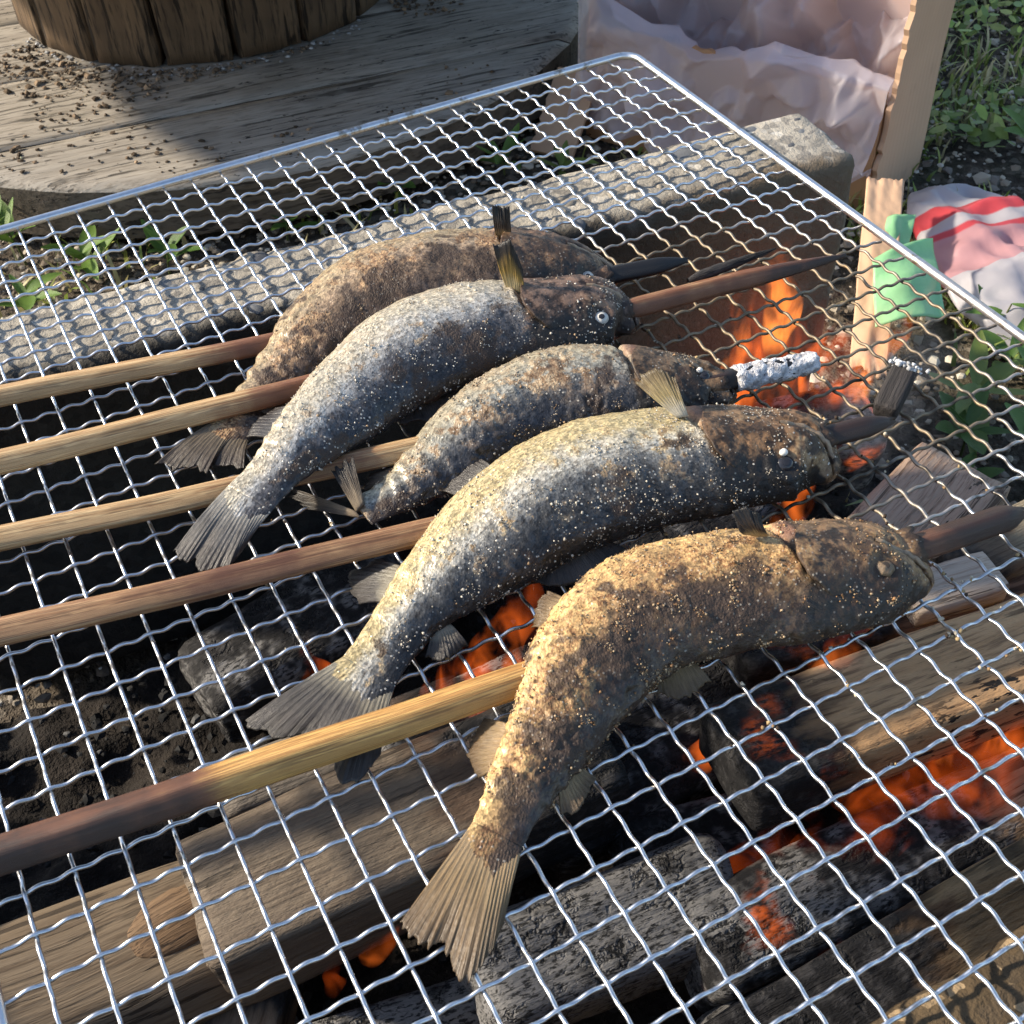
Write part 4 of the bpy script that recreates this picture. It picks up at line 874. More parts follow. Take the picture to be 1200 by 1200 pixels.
wood('firewood_plank', 'pale plank slanting out from under the grey timber, one end burnt', 'plank', (-0.212, -0.135, 0.052), (0.15, 0.035, 0.028), (0, -8, 52), mat_wood('pale_plank', (0.26, 0.20, 0.14), (0.35, 0.28, 0.195), (0.13, 0.10, 0.065), 0.005, 0.05), 13, 0.0009, 0.003, 0.004)
wood('firewood_plank', 'thin grey board behind the golden skewer, lower left', 'plank', (-0.120, -0.030, 0.058), (0.12, 0.028, 0.024), (10, 3, -2), mat_wood('thin_grey_board', (0.13, 0.11, 0.09), (0.19, 0.165, 0.135), (0.05, 0.042, 0.035), 0.0, 0.07), 14, 0.0010, 0.002, 0.004)
wood('firewood_plank', 'broad tan plank with black flecks at the right, charred at its left end', 'plank', (0.100, -0.160, 0.116), (0.205, 0.046, 0.028), (-6, 2, -6), mat_wood('flecked_plank', (0.46, 0.27, 0.13), (0.60, 0.385, 0.205), (0.20, 0.115, 0.06), -0.048, -0.10, fleck=0.8, glow=1.2, grain=0.55), 15, 0.0008, 0.003, 0.004)
wood('firewood_log', 'burning log, black cracked left half and tan right end, below the flecked plank', 'log', (0.070, -0.199, 0.076), (0.235, 0.040, 0.040), (10, 2, -3), mat_wood('burning_log', (0.34, 0.22, 0.125), (0.45, 0.32, 0.19), (0.13, 0.085, 0.05), 0.035, -0.01, glow=2.0, ashy=0.25), 16, 0.0018, 0.008, 0.0035, 60)
wood('firewood_plank', 'dark brown ribbed board lying against the front concrete block', 'plank', (0.060, -0.240, 0.105), (0.25, 0.034, 0.026), (14, 0, -1), mat_wood('brown_board', (0.15, 0.105, 0.055), (0.22, 0.16, 0.09), (0.05, 0.038, 0.022), -0.03, -0.07, grain=0.5), 17, 0.0010, 0.002, 0.004)
wood('firewood_plank', 'reddish dark split board behind the flecked plank', 'plank', (0.150, -0.116, 0.092), (0.22, 0.032, 0.03), (0, 2, -12), mat_wood('red_board', (0.15, 0.085, 0.05), (0.22, 0.13, 0.085), (0.05, 0.028, 0.018), -0.02, -0.08, glow=1.0), 18, 0.0012, 0.003, 0.004)
wood('wood_offcut', 'pale pinkish wood offcut just right of the nearest fish head', 'offcut', (0.140, -0.119, 0.113), (0.046, 0.022, 0.012), (0, 0, -10), mat_wood('pale_offcut', (0.42, 0.34, 0.27), (0.52, 0.43, 0.35), (0.30, 0.22, 0.16)), 19, 0.0004, 0.0015, 0.003)
wood('firewood_plank', 'short pinkish plank behind the nearest fish head, among smoke', 'plank', (0.178, -0.062, 0.075), (0.115, 0.052, 0.022), (0, 4, 20), mat_wood('pinkish_plank', (0.34, 0.24, 0.175), (0.43, 0.32, 0.24), (0.22, 0.14, 0.095), -0.015, -0.06, fleck=0.3), 20, 0.0008, 0.002, 0.004)
wood('firewood_plank', 'olive brown board poking out at the right edge under the charred skewer', 'plank', (0.215, -0.112, 0.110), (0.13, 0.030, 0.018), (0, -3, -3), mat_wood('olive_board', (0.20, 0.165, 0.11), (0.29, 0.245, 0.17), (0.09, 0.07, 0.045), -0.03, -0.09), 21, 0.0008, 0.002, 0.004)
COAL_A = mat_wood('ashy_charcoal', (0.05, 0.05, 0.05), (0.07, 0.07, 0.07), (0.02, 0.02, 0.02), 5.0, 4.0, ashy=0.85)
COAL_B = mat_wood('black_charcoal', (0.02, 0.02, 0.02), (0.03, 0.03, 0.03), (0.01, 0.01, 0.01), 5.0, 4.0, ashy=0.10)
COAL_C = mat_wood('glowing_charcoal', (0.02, 0.02, 0.02), (0.03, 0.03, 0.03), (0.01, 0.01, 0.01), 5.0, 4.0, glow=3.0, ashy=0.2)
coals = [
 ('grey ash covered charcoal chunk right of the frayed brown tail', (-0.069, -0.172, 0.083), (0.105, 0.040, 0.036), (8, 2, -6), COAL_A, 31),
 ('ash rimmed charcoal stick at the lower left with an ember on it', (-0.150, -0.158, 0.066), (0.10, 0.026, 0.026), (0, 4, -8), COAL_A, 32),
 ('big black charcoal log under the two front fish', (0.000, -0.108, 0.070), (0.13, 0.046, 0.045), (14, 0, 2), COAL_B, 33),
 ('black charcoal block below the belly of the golden brown fish', (-0.010, -0.150, 0.064), (0.07, 0.036, 0.042), (20, 0, -16), COAL_B, 34),
 ('glowing charcoal under the adipose fin of the big silver fish', (-0.055, -0.050, 0.060), (0.10, 0.040, 0.040), (0, 3, 4), COAL_C, 35),
 ('charcoal stick glowing red behind the golden skewer', (-0.10, -0.068, 0.055), (0.10, 0.030, 0.030), (0, 0, -10), COAL_C, 36),
 ('black charcoal lump below the heads of the rear fish', (0.085, 0.005, 0.055), (0.11, 0.05, 0.05), (10, 0, 15), COAL_B, 37),
 ('red hot charcoal near the right end of the rear block', (0.170, 0.040, 0.055), (0.12, 0.045, 0.045), (5, 0, -20), COAL_C, 38),
 ('charcoal lump in the dark rear left of the pit', (-0.11, 0.050, 0.045), (0.12, 0.05, 0.045), (5, 0, 10), COAL_B, 39),
 ('ember edged charcoal at the bottom of the picture under the wires', (-0.005, -0.222, 0.060), (0.10, 0.032, 0.034), (8, 0, 4), COAL_C, 40),
]
for lab, loc, size, rot, mt, sd in coals:
    wood('charcoal', lab, 'charcoal', loc, size, rot, mt, sd, 0.0030, 0.008, 0.0034, 45, 'charcoal in the fire', 0.15)
# knot hollow of the weathered log
kn = bpy.data.objects['firewood_log']
V, F = sphere((0, 0, 0), 0.021, 0.012, 0.0035, 12, 30, 0.05)
obj('knot', mesh('knot', V, F, mat_wood('knot_wood', (0.14, 0.085, 0.045), (0.20, 0.13, 0.075), (0.035, 0.02, 0.012), grain=1.6)), kn, (0.052, 0.004, 0.0290), (R(-6), 0, R(8)))
# loose coal crumbs
n = 2500
pts = np.stack([rng.uniform(-0.28, 0.26, n), rng.uniform(-0.25, 0.09, n), rng.uniform(0.008, 0.03, n)], 1)
cl = np.repeat(rng.uniform(0.006, 0.03, (n, 1)), 3, 1); g_ = rng.random(n) < 0.08; cl[g_] = 0.09
V, F, cc = grains(pts, np.clip(np.exp(rng.normal(-6.4, 0.5, n)), 0.0006, 0.0030), cl, 0.6)
tag(obj('coal_crumbs', mesh('coal_crumbs', V, F, BITS, False, col={'gc': cc})), 'small black coal crumbs over the pit floor', 'crumbs', kind='stuff')

# ------------------------------------------------------------------ fire
fire = thing('fire', 'orange flames licking up between the logs under the grate', 'fire', (0, 0, 0.03))
FL = [mat_flame('flame_orange', (1.0, 0.20, 0.025), 40), mat_flame('flame_bright', (1.0, 0.30, 0.05), 75), mat_flame('flame_dim', (1.0, 0.17, 0.02), 12)]
def flame(base, h, r, lean, m, seed, flat=0.5, az=0.0):
    nl, na = 26, 18; V = []
    for i in range(nl):
        f = i/(nl-1); rad = r*(math.sin(math.pi*min(1, f*0.93+0.07))**0.8)*(1-0.55*f)
        ox = lean[0]*f**1.5+0.42*h*noise.noise(Vector((f*2.9, seed, 0)))*f; oy = lean[1]*f**1.5+0.18*h*noise.noise(Vector((f*2.2, seed, 7)))*f
        for j in range(na):
            a = 2*math.pi*j/na; q = rad*(1+0.35*noise.noise(Vector((math.cos(a)*1.2, math.sin(a)*1.2+seed, f*3))))
            x, y = math.cos(a)*q, math.sin(a)*q*flat
            V.append((base[0]+ox+x*math.cos(az)-y*math.sin(az), base[1]+oy+x*math.sin(az)+y*math.cos(az), base[2]-0.03+h*f))
    V = np.array(V); V = np.vstack([V, V[:na].mean(0), V[-na:].mean(0)])
    F = grid_faces(nl, na, True).tolist()
    F += [[nl*na, (j+1) % na, j] for j in range(na)]+[[nl*na+1, (nl-1)*na+j, (nl-1)*na+(j+1) % na] for j in range(na)]
    obj('flame', mesh('flame', V, F, FL[m]), fire)
AZC = math.atan2(-0.47, 0.88)
for (x, y, z, h, r, lx, ly, m, fl) in [
    (0.178, 0.060, 0.105, 0.078, 0.013, 0.006, 0.008, 1, 0.9), (0.160, 0.056, 0.07, 0.105, 0.011, -0.004, 0.01, 0, 0.9), (0.148, 0.046, 0.06, 0.115, 0.009, 0.012, 0.010, 1, 0.9), (0.200, 0.048, 0.07, 0.075, 0.010, 0.022, 0.004, 0, 0.9),
    (0.222, 0.030, 0.06, 0.100, 0.009, 0.016, 0.0, 1, 0.9), (0.212, 0.036, 0.05, 0.070, 0.012, 0.012, 0.0, 0, 0.9), (0.170, 0.040, 0.05, 0.08, 0.018, 0.03, 0.012, 2, 0.7), (0.130, 0.036, 0.05, 0.11, 0.014, 0.014, 0.010, 0, 0.8), (0.185, 0.054, 0.08, 0.06, 0.014, 0.035, 0.006, 2, 0.8),
    (-0.045, -0.040, 0.07, 0.085, 0.016, 0.010, 0.004, 0, 0.5), (-0.070, -0.048, 0.065, 0.06, 0.022, 0.01, 0, 0, 0.4), (-0.128, -0.010, 0.06, 0.065, 0.009, 0.012, 0.002, 0, 0.5), (-0.03, -0.052, 0.06, 0.07, 0.018, 0.0, 0, 2, 0.5),
    (0.058, -0.142, 0.085, 0.070, 0.014, 0.016, 0.012, 1, 0.5), (0.046, -0.146, 0.075, 0.06, 0.022, 0.02, 0.01, 2, 0.5), (0.075, -0.128, 0.09, 0.06, 0.012, 0.015, 0.008, 2, 0.5),
    (0.004, -0.128, 0.080, 0.040, 0.009, 0.012, 0.004, 0, 0.7), (0.118, -0.035, 0.08, 0.085, 0.014, 0.006, 0.01, 0, 0.5),
    (0.060, -0.185, 0.085, 0.045, 0.040, 0.05, 0.012, 2, 0.25), (0.100, -0.184, 0.090, 0.040, 0.035, 0.05, 0.004, 0, 0.2), (-0.01, -0.185, 0.07, 0.05, 0.030, 0.04, 0.01, 2, 0.25),
    (0.075, -0.196, 0.088, 0.045, 0.034, 0.045, 0.012, 2, 0.35), (0.02, -0.192, 0.080, 0.05, 0.032, 0.05, 0.010, 2, 0.35), (0.120, -0.190, 0.090, 0.040, 0.030, 0.04, 0.006, 2, 0.35), (0.165, 0.052, 0.07, 0.11, 0.024, 0.01, 0.008, 2, 0.8), (0.205, 0.040, 0.06, 0.10, 0.022, 0.02, 0.0, 2, 0.8),
    (-0.150, -0.130, 0.066, 0.036, 0.008, 0.028, 0.008, 0, 0.5), (-0.168, -0.136, 0.070, 0.026, 0.005, 0.010, 0.004, 2, 0.6), (-0.116, -0.098, 0.072, 0.03, 0.008, 0.008, 0.002, 0, 0.5),
    (0.150, -0.09, 0.08, 0.03, 0.010, 0.004, 0, 2, 0.5)]:
    flame((x, y, z), h, r, (lx, ly), m, x*37+y*19, fl, AZC)

residue()
# ------------------------------------------------------------------ cable spool behind
SC = (0.098, 0.838)
t = thing('cable_spool', 'weathered grey wooden cable spool standing behind the grate', 'cable spool', (SC[0], SC[1], 0))
W_SP = [mat_wood('spool_board', (0.28, 0.25, 0.21), (0.37, 0.335, 0.285), (0.17, 0.145, 0.115), fleck=0.2, grain=0.6),
        mat_wood('spool_board_worn', (0.30, 0.265, 0.22), (0.39, 0.35, 0.295), (0.18, 0.155, 0.12), fleck=0.2, grain=0.65)]
W_ST = mat_wood('spool_stave', (0.08, 0.050, 0.028), (0.14, 0.09, 0.05), (0.03, 0.02, 0.012), grain=0.35)
W_RIM = mat_wood('spool_rim', (0.085, 0.068, 0.05), (0.125, 0.10, 0.075), (0.04, 0.03, 0.022), grain=0.4)  # dark colour paints the thin edge and the shade gap under the disc
def disc_planks(rad, z0, th, ang, parent):
    ca, sa = math.cos(ang), math.sin(ang); pw = 0.118; y = -rad; k = 0
    while y < rad-0.004:
        ya, yb = y+0.0004, min(y+pw, rad)-0.0004
        ns = 46; top = []
        ym = np.clip(np.array([ya, yb]), -rad, rad)
        def half(v): return math.sqrt(max(0, rad*rad-v*v))
        ny = 12; V = []
        ys = np.linspace(ya, yb, ny)
        for q in ys:
            hw = half(q)
            for f in np.linspace(-1, 1, ns):
                V.append((f*hw, q, 0))
        V = np.array(V); nz = vnoise(V*np.array([0.2, 1, 1])+k, 40, 4)*0.0011
        edge = np.minimum((V[:, 1]-ya), (yb-V[:, 1])); nz -= 0.0018*np.exp(-edge/0.0012)
        rr = np.hypot(V[:, 0], V[:, 1]); nz -= 0.006*np.clip((rr-(rad-0.008))/0.008, 0, 1)**2
        # long drying cracks
        for q in range(3):
            yc = ya+(yb-ya)*random.Random(k*9+q).uniform(0.15, 0.9); wob = 0.004*np.array([noise.noise(Vector((x*7, q, k))) for x in V[:, 0]])
            nz -= 0.0022*np.exp(-((V[:, 1]-yc-wob)/0.0022)**2)*np.clip(np.array([noise.noise(Vector((x*3.1, q*5, k)))+0.25 for x in V[:, 0]])*2, 0, 1)
        A = V.copy(); A[:, 2] = th+nz; B = V.copy(); n = len(V)
        F = grid_faces(ny, ns)[:, ::-1]; Fb = F[:, ::-1]+n
        bd = [i for i in range(ns)]+[i*ns+ns-1 for i in range(1, ny)]+[(ny-1)*ns+i for i in range(ns-2, -1, -1)]+[i*ns for i in range(ny-2, 0, -1)]
        rim = np.array([(a, b, b+n, a+n) for a, b in zip(bd, bd[1:]+bd[:1])])[:, ::-1]
        me = mesh('plank', np.vstack([A, B]), np.vstack([F[:, ::-1], Fb[:, ::-1], rim]), W_SP[k % 2], True)
        me.polygons.foreach_set('use_smooth', np.r_[np.ones(len(F)*2), np.zeros(len(rim))].astype(bool))
        me.materials.append(W_RIM); me.polygons.foreach_set('material_index', np.r_[np.zeros(len(F)*2), np.ones(len(rim))].astype(np.int32))
        obj('plank', me, parent, (0, 0, z0), (0, 0, ang)); y += pw; k += 1
disc_planks(0.372, 0.012, 0.046, R(-7), t)
disc_planks(0.40, 0.232, 0.046, R(-7), t)  # upper flange out of view, sized and placed to shade disc and bag
ns = 18
for i in range(ns):
    a0 = 2*math.pi*(i+0.5)/ns; w_ = 2*0.168*math.tan(math.pi/ns)-0.002
    V, F = rough_box((0.174, w_+0.0012, 0.024), 0.0025, 0.007, 0.0016, 50, 50+i, 0.0, True)
    # stave stands upright: local x = up
    o = obj('stave', mesh('stave', V, F, W_ST), t, (0.168*math.cos(a0), 0.168*math.sin(a0), 0.145), Matrix(((0, -math.sin(a0), math.cos(a0)), (0, math.cos(a0), math.sin(a0)), (-1, 0, 0))).to_euler())
# soil crumbs swept on the disc
n = 2200
rr = np.abs(rng.normal(0, 0.07, n)); aa = rng.uniform(R(195), R(335), n)
rad = np.where(rng.random(n) < 0.6, 0.185+rr*0.6, rng.uniform(0.19, 0.36, n))
p = np.stack([SC[0]+rad*np.cos(aa), SC[1]+rad*np.sin(aa), np.full(n, 0.0588)], 1)
msk = np.array([noise.noise(Vector((q[0]*11, q[1]*11, 0))) for q in p])+np.where(p[:, 0] < 0.0, 0.30, -0.05) > 0.12
p = p[msk]; n = len(p)
cl = np.array([0.12, 0.085, 0.055])*np.exp(rng.normal(0, 0.5, (n, 1)))
V, F, cc = grains(p, np.clip(np.exp(rng.normal(-6.75, 0.5, n)), 0.0004, 0.0035), np.clip(cl, 0.01, 0.5), 0.6)
tag(obj('soil_crumbs', mesh('soil_crumbs', V, F, BITS, False, col={'gc': cc})), 'brown soil crumbs scattered over the spool disc', 'soil crumbs', kind='stuff')
n = 130; aa = rng.uniform(R(190), R(300), n); rad = 0.182+np.abs(rng.normal(0, 0.008, n))
V, F, cc = grains(np.stack([SC[0]+rad*np.cos(aa), SC[1]+rad*np.sin(aa), np.full(n, 0.059)], 1), rng.uniform(0.0006, 0.0022, n), np.full((n, 3), 0.36)*rng.uniform(0.5, 1.3, (n, 1)), 0.4)
tag(obj('ash_flakes', mesh('ash_flakes', V, F, BITS, False, col={'gc': cc})), 'pale ash flakes along the foot of the spool drum', 'ash flakes', kind='stuff')

# ------------------------------------------------------------------ cardboard box and bag
BA = np.array([0.3147, 0.482]); BB = np.array([0.4377, 0.2667]); bw = np.linalg.norm(BB-BA); ba = (BB-BA)/bw; bd_ = np.array([-ba[1], ba[0]]);
yaw = math.atan2(ba[1], ba[0])
box = thing('cardboard_box', 'torn brown cardboard box lined with a clear bag, behind the rear block', 'box', (BA[0], BA[1], 0), (0, 0, yaw))
# local x along the front, y away from the camera
CB = mat_cardboard('cardboard', (0.36, 0.205, 0.105)); CBP = mat_cardboard('cardboard_pale', (0.52, 0.34, 0.22), 0.15); CBI = mat_cardboard('cardboard_inside', (0.40, 0.23, 0.125))
def panel(name, size, loc, rot, mat, ragged=0.0, seed=0, parent=None):
    nx, nz = 60, 40; lx, lz = size; th = 0.004
    X, Z = np.meshgrid(np.linspace(0, 1, nx), np.linspace(0, 1, nz), indexing='ij'); X = X.ravel(); Z = Z.ravel()
    x = X*lx; z = Z*lz
    if ragged:
        edge = ragged*np.array([noise.fractal(Vector((q*25, seed, 0)), 0.8, 2, 4) for q in Z]); x = x+edge*np.clip((0.25-X)/0.25, 0, 1)
        edge = ragged*np.array([noise.fractal(Vector((q*25, seed, 4)), 0.8, 2, 4) for q in X]); z = z+edge*np.clip((Z-0.8)/0.2, 0, 1)
    y = 0.004*np.array([noise.noise(Vector((a*9, b*9, seed))) for a, b in zip(x, z)])
    A = np.stack([x, y, z], 1); B = A+np.array([0, th, 0]); n = len(A)
    F = grid_faces(nx, nz); Fb = F[:, ::-1]+n
    bdv = [i for i in range(nz)]+[i*nz+nz-1 for i in range(1, nx)]+[(nx-1)*nz+i for i in range(nz-2, -1, -1)]+[i*nz for i in range(nx-2, 0, -1)]
    rim = np.array([(a, b, b+n, a+n) for a, b in zip(bdv, bdv[1:]+bdv[:1])])
    me = mesh(name, np.vstack([A, B]), np.vstack([F[:, ::-1], Fb[:, ::-1], rim]), mat, False)
    return obj(name, me, parent if parent is not None else box, loc, rot)
D_ = 0.085
panel('front_panel', (bw, 0.10), (0, 0, 0), (0, 0, 0), CB, 0.004, 1)
panel('back_panel', (bw, 0.225), (0, D_, 0), (0, 0, 0), CBI, 0.003, 2)
panel('left_panel', (D_, 0.20), (0, 0.002, 0), (0, 0, R(90)), CB, 0.003, 3)
panel('right_panel', (D_, 0.215), (bw+0.006, 0.002, 0), (0, 0, R(84)), CBP, 0.006, 4)
panel('bottom_panel', (bw, D_), (0, D_, 0.004), (R(90), 0, 0), CB, 0, 5)
def flap(q):
    k_ = 22; g_ = np.linspace(0, 1, k_); U_, V_ = np.meshgrid(g_, g_, indexing='ij'); U_ = U_[..., None]; V_ = V_[..., None]
    c = [np.array(a_) for a_ in q]; P = c[0]*(1-U_)*(1-V_)+c[1]*U_*(1-V_)+c[2]*U_*V_+c[3]*(1-U_)*V_
    nr = np.cross(c[1]-c[0], c[3]-c[0]); nr /= np.linalg.norm(nr)
    dd = 0.004*np.abs(U_[..., 0]-0.45)+0.003*np.array([[noise.noise(Vector((a_*3, b_*4, 2))) for b_ in g_] for a_ in g_])
    ed = 0.004*np.array([[noise.fractal(Vector((a_*8, b_*8, 7)), 0.8, 2, 3) for b_ in g_] for a_ in g_])*(np.abs(V_[..., 0]-0.5)*2)**6
    P = P+dd[..., None]*nr+ed[..., None]*(c[3]-c[0])/np.linalg.norm(c[3]-c[0])
    o = obj('front_flap', mesh('front_flap', P.reshape(-1, 3), grid_faces(k_, k_), CBP), None); o.parent = box; o.matrix_parent_inverse = (Matrix.Translation((BA[0], BA[1], 0)) @ Matrix.Rotation(yaw, 4, 'Z')).inverted()
    o.modifiers.new('thickness', 'SOLIDIFY').thickness = 0.004
flap([[0.398, 0.2307, 0.062], [0.4199, 0.2148, 0.062], [0.3137, 0.0941, 0.01], [0.3009, 0.1169, 0.01]])
panel('corner_flap', (0.040, 0.075), (-0.030, -0.050, 0.004), (R(-50), 0, R(6)), CBP, 0.003, 7)

def bag():
    # sheet in box coordinates: v runs from the back panel, down, up over the front edge, then hangs outside
    nu, nv = 170, 190
    u = np.linspace(0, 1, nu); v = np.linspace(0, 1, nv); U_, V_ = np.meshgrid(u, v, indexing='ij')
    x = -0.008+U_*(bw+0.010)
    kv = [0, 0.12, 0.30, 0.45, 0.60, 0.64, 0.68, 1.0]
    yb = np.interp(V_, kv, [D_-0.010, D_-0.012, D_-0.022, 0.045, 0.012, 0.000, -0.012, -0.020])
    ridge = np.interp(U_, [0, 0.12, 0.42, 0.55, 0.66, 0.85, 1.0], [0.145, 0.125, 0.098, 0.108, 0.122, 0.116, 0.110])
    zlow = np.interp(U_, [0, 0.6, 0.93, 1.0], [0.02, 0.02, 0.030, 0.038])
    z = np.interp(V_, kv, [1.0, 0.8, 0.5, 0.42, 0.85, 1.0, 0.96, 0.0])
    z = np.where(V_ < 0.62, 0.11+(z-0.5)*np.where(V_ < 0.35, 0.30, 0.10), 0)
    zin = np.interp(V_, [0, 0.15, 0.32, 0.46, 0.60, 0.64], [0.232, 0.18, 0.125, 0.085, 0.095, 0.12]); zin = zin+(ridge-0.12)*np.clip(V_/0.6, 0, 1)
    zout = zlow+(ridge-zlow)*np.interp(V_, [0.64, 0.68, 1.0], [1.0, 0.96, 0.0])
    z = np.where(V_ <= 0.64, zin, zout)
    P = np.stack([x, yb, z], -1).reshape(-1, 3)
    # crumples: ridged folds
    def ridgen(sx, sv, sd):
        return np.sign(1)*np.array([1-abs(noise.noise(Vector((a*sx+0.6*noise.noise(Vector((a*3, b*3, sd))), b*sv, sd))))*2.4 for a, b in zip(U_.ravel(), V_.ravel())])
    f1 = ridgen(4.0, 2.2, 1.3); f2 = ridgen(9, 5, 4.1); f3 = ridgen(17, 12, 7.7); f4 = ridgen(3, 6, 9.1); f5 = ridgen(26, 22, 3.7)
    amp = np.interp(V_.ravel(), [0, 0.3, 0.6, 0.66, 0.8, 1.0], [0.010, 0.012, 0.006, 0.003, 0.008, 0.010])
    sh = lambda f: np.clip(f, 0, 1)**3
    dsp = amp*(0.7*f1+0.55*sh(f2)+0.14*sh(f3)+0.75*sh(f4)+0.04*sh(f5))-amp*0.6
    rg = np.random.default_rng(12); uu_ = U_.ravel()+0.05*f1; vv_ = V_.ravel()*1.3+0.04*f2; fac = 0
    for q in range(12):
        an = rg.uniform(0, 3.14); fr = rg.uniform(2.0, 9.0); ph = rg.uniform(0, 1)
        x_ = (uu_*math.cos(an)+vv_*math.sin(an))*fr+ph; fac = fac+np.abs((x_ % 1.0)-0.5)*3.0/fr
    dsp = dsp*0.30+amp*4.0*(fac-fac.mean())
    P[:, 1] -= dsp; P[:, 2] += 0.5*dsp*(V_.ravel() < 0.64)
    P[:, 1] = np.where(V_.ravel() < 0.60, np.clip(P[:, 1], 0.008, D_-0.004), np.where(V_.ravel() > 0.68, np.minimum(P[:, 1], -0.007), P[:, 1]))
    P[:, 1] = np.maximum(P[:, 1], -0.045)
    o = obj('plastic_bag', mesh('plastic_bag', P, grid_faces(nu, nv), mat_film('clear_film', (0.84, 0.80, 0.87), 0.52)), None, (BA[0], BA[1], 0), (0, 0, yaw))
    tag(o, 'crumpled translucent white plastic bag lining and overhanging the cardboard box', 'plastic bag')
bag()

def striped_bag():
    nu, nv = 110, 70
    ctr = np.array([0.466, 0.160]); ax = np.array([-0.05, -0.15]); ax /= np.linalg.norm(ax); sx = np.array([-ax[1], ax[0]])
    if sx[0] < 0: sx = -sx
    U_, V_ = np.meshgrid(np.linspace(0, 1, nu), np.linspace(0, 1, nv), indexing='ij')
    a = V_*2*np.pi
    wid = np.interp(U_, [0, 0.06, 0.2, 0.5, 0.8, 0.95, 1], [0.012, 0.026, 0.040, 0.052, 0.050, 0.040, 0.02])
    hgt = np.interp(U_, [0, 0.06, 0.3, 0.6, 0.9, 1], [0.003, 0.009, 0.015, 0.016, 0.012, 0.003])
    ln = (U_-0.5)*0.205
    X = np.cos(a)*wid; Z = hgt+np.sin(a)*hgt*0.95
    P = np.stack([ctr[0]+ax[0]*ln+sx[0]*X, ctr[1]+ax[1]*ln+sx[1]*X, Z+0.001], -1).reshape(-1, 3)
    d = np.array([noise.noise(Vector((p[0]*34, p[1]*26, p[2]*20)), noise_basis='VORONOI_F1')-0.4 for p in P])*0.006
    d += np.array([1-2*abs(noise.noise(Vector((p[0]*22+0.5*noise.noise(Vector(p)*30), p[1]*16, p[2]*20)))) for p in P])*0.006
    d += np.array([1-2*abs(noise.noise(Vector((p[0]*60, p[1]*45, p[2]*50+3)))) for p in P])*0.0025
    P[:, 2] = np.maximum(P[:, 2]+d*np.clip(P[:, 2]/0.02, 0, 1), 0.0005)
    uv = np.stack([U_, (V_+0.25) % 1.0, 0*U_], -1).reshape(-1, 3)
    uv = np.stack([U_, V_+0.25*0, 0*U_], -1).reshape(-1, 3)
    F = grid_faces(nu, nv)
    o = obj('shopping_bag', mesh('shopping_bag', P, F, mat_film('printed_film', (0.60, 0.58, 0.61), 0.05, True), vec={'fuv': uv}))
    tag(o, 'white plastic shopping bag printed with red stripes, lying on the ground at right', 'plastic bag')
striped_bag()

def green_sheet():
    t = thing('green_wrapper', 'bright green plastic wrapper bent against the box flap', 'wrapper', (0.365, 0.155, 0.012))
    m = T('green_plastic'); o = m.obj(); n = m.noise(o, 60, 4)
    mt = m.done(m.n('ShaderNodeMixShader', {0: 0.3, 1: m.principled(base=m.mix(n, (0.26, 0.56, 0.27), (0.38, 0.68, 0.38)), rough=0.45, normal=m.bump(n, 0.4, 0.003)), 2: m.n('ShaderNodeBsdfTranslucent', {0: (0.22, 0.7, 0.22, 1)}).outputs[0]}).outputs[0])
    def sheet(name, c0, c1, c2, c3, bulge, seed):
        k = 26; g = np.linspace(0, 1, k); U_, V_ = np.meshgrid(g, g, indexing='ij'); U_ = U_[..., None]; V_ = V_[..., None]
        c = [np.array(q) for q in (c0, c1, c2, c3)]
        P = c[0]*(1-U_)*(1-V_)+c[1]*U_*(1-V_)+c[2]*U_*V_+c[3]*(1-U_)*V_
        nr = np.cross(c[1]-c[0], c[3]-c[0]); nr /= np.linalg.norm(nr)
        dd = bulge*np.sin(np.pi*U_[..., 0]*1.3)+0.004*np.array([[noise.noise(Vector((a*3, b*3, seed))) for b in g] for a in g])
        P = P+dd[..., None]*nr
        ob = obj(name, mesh(name, P.reshape(-1, 3), grid_faces(k, k), mt), t)
        ob.modifiers.new('thickness', 'SOLIDIFY').thickness = 0.0008
    # world corners minus origin
    og = np.array([0.365, 0.155, 0.012])
    W = lambda *q: tuple(np.array(q)-og)
    sheet('folded_sheet', W(0.318, 0.118, 0.032), W(0.366, 0.103, 0.035), W(0.398, 0.158, 0.055), W(0.344, 0.158, 0.052), 0.006, 1)
    sheet('back_strip', W(0.352, 0.168, 0.030), W(0.378, 0.160, 0.032), W(0.412, 0.190, 0.050), W(0.388, 0.198, 0.048), 0.003, 2)
green_sheet()
V, F = sphere((0, 0, 0), 0.013, 0.013, 0.012, 18, 28, 0.03)
ro = obj('red_fruit', mesh('red_fruit', V, F, mat_flat('red_skin', (0.62, 0.02, 0.025), 0.25, var=0.15)), None, (0.4335, 0.0860, 0.0105))
tag(ro, 'round red fruit on the ground at the right edge of the picture', 'fruit')

# ------------------------------------------------------------------ vegetation
def leaf_mesh(L, W, bend, col, seed):
    r = random.Random(seed); n = 8; V = []; cc = []
    for i in range(n):
        f = i/(n-1); wd = W*math.sin(math.pi*min(0.985, f*0.90+0.07))**0.85
        x = L*f; z = bend*L*f*f
        for s_ in (-1, 0, 1): V.append((x, s_*wd/2, z+abs(s_)*wd*0.18)); k = r.uniform(0.85, 1.15); cc.append((col[0]*k, col[1]*k, col[2]*k, 1))
    return mesh('leaf', V, grid_faces(n, 3), LEAF, True, col={'gc': cc})
def stem_mesh(h, lean, r0=0.0011, col=(0.10, 0.12, 0.04)):
    P = [(lean*f*f*h, 0.1*lean*f*h, h*f) for f in np.linspace(0, 1, 7)]
    V, F = tube(P, np.linspace(r0, r0*0.5, 7), 6)
    return mesh('stem', V, F, LEAF, True, col={'gc': np.tile((*col, 1), (len(V), 1))})
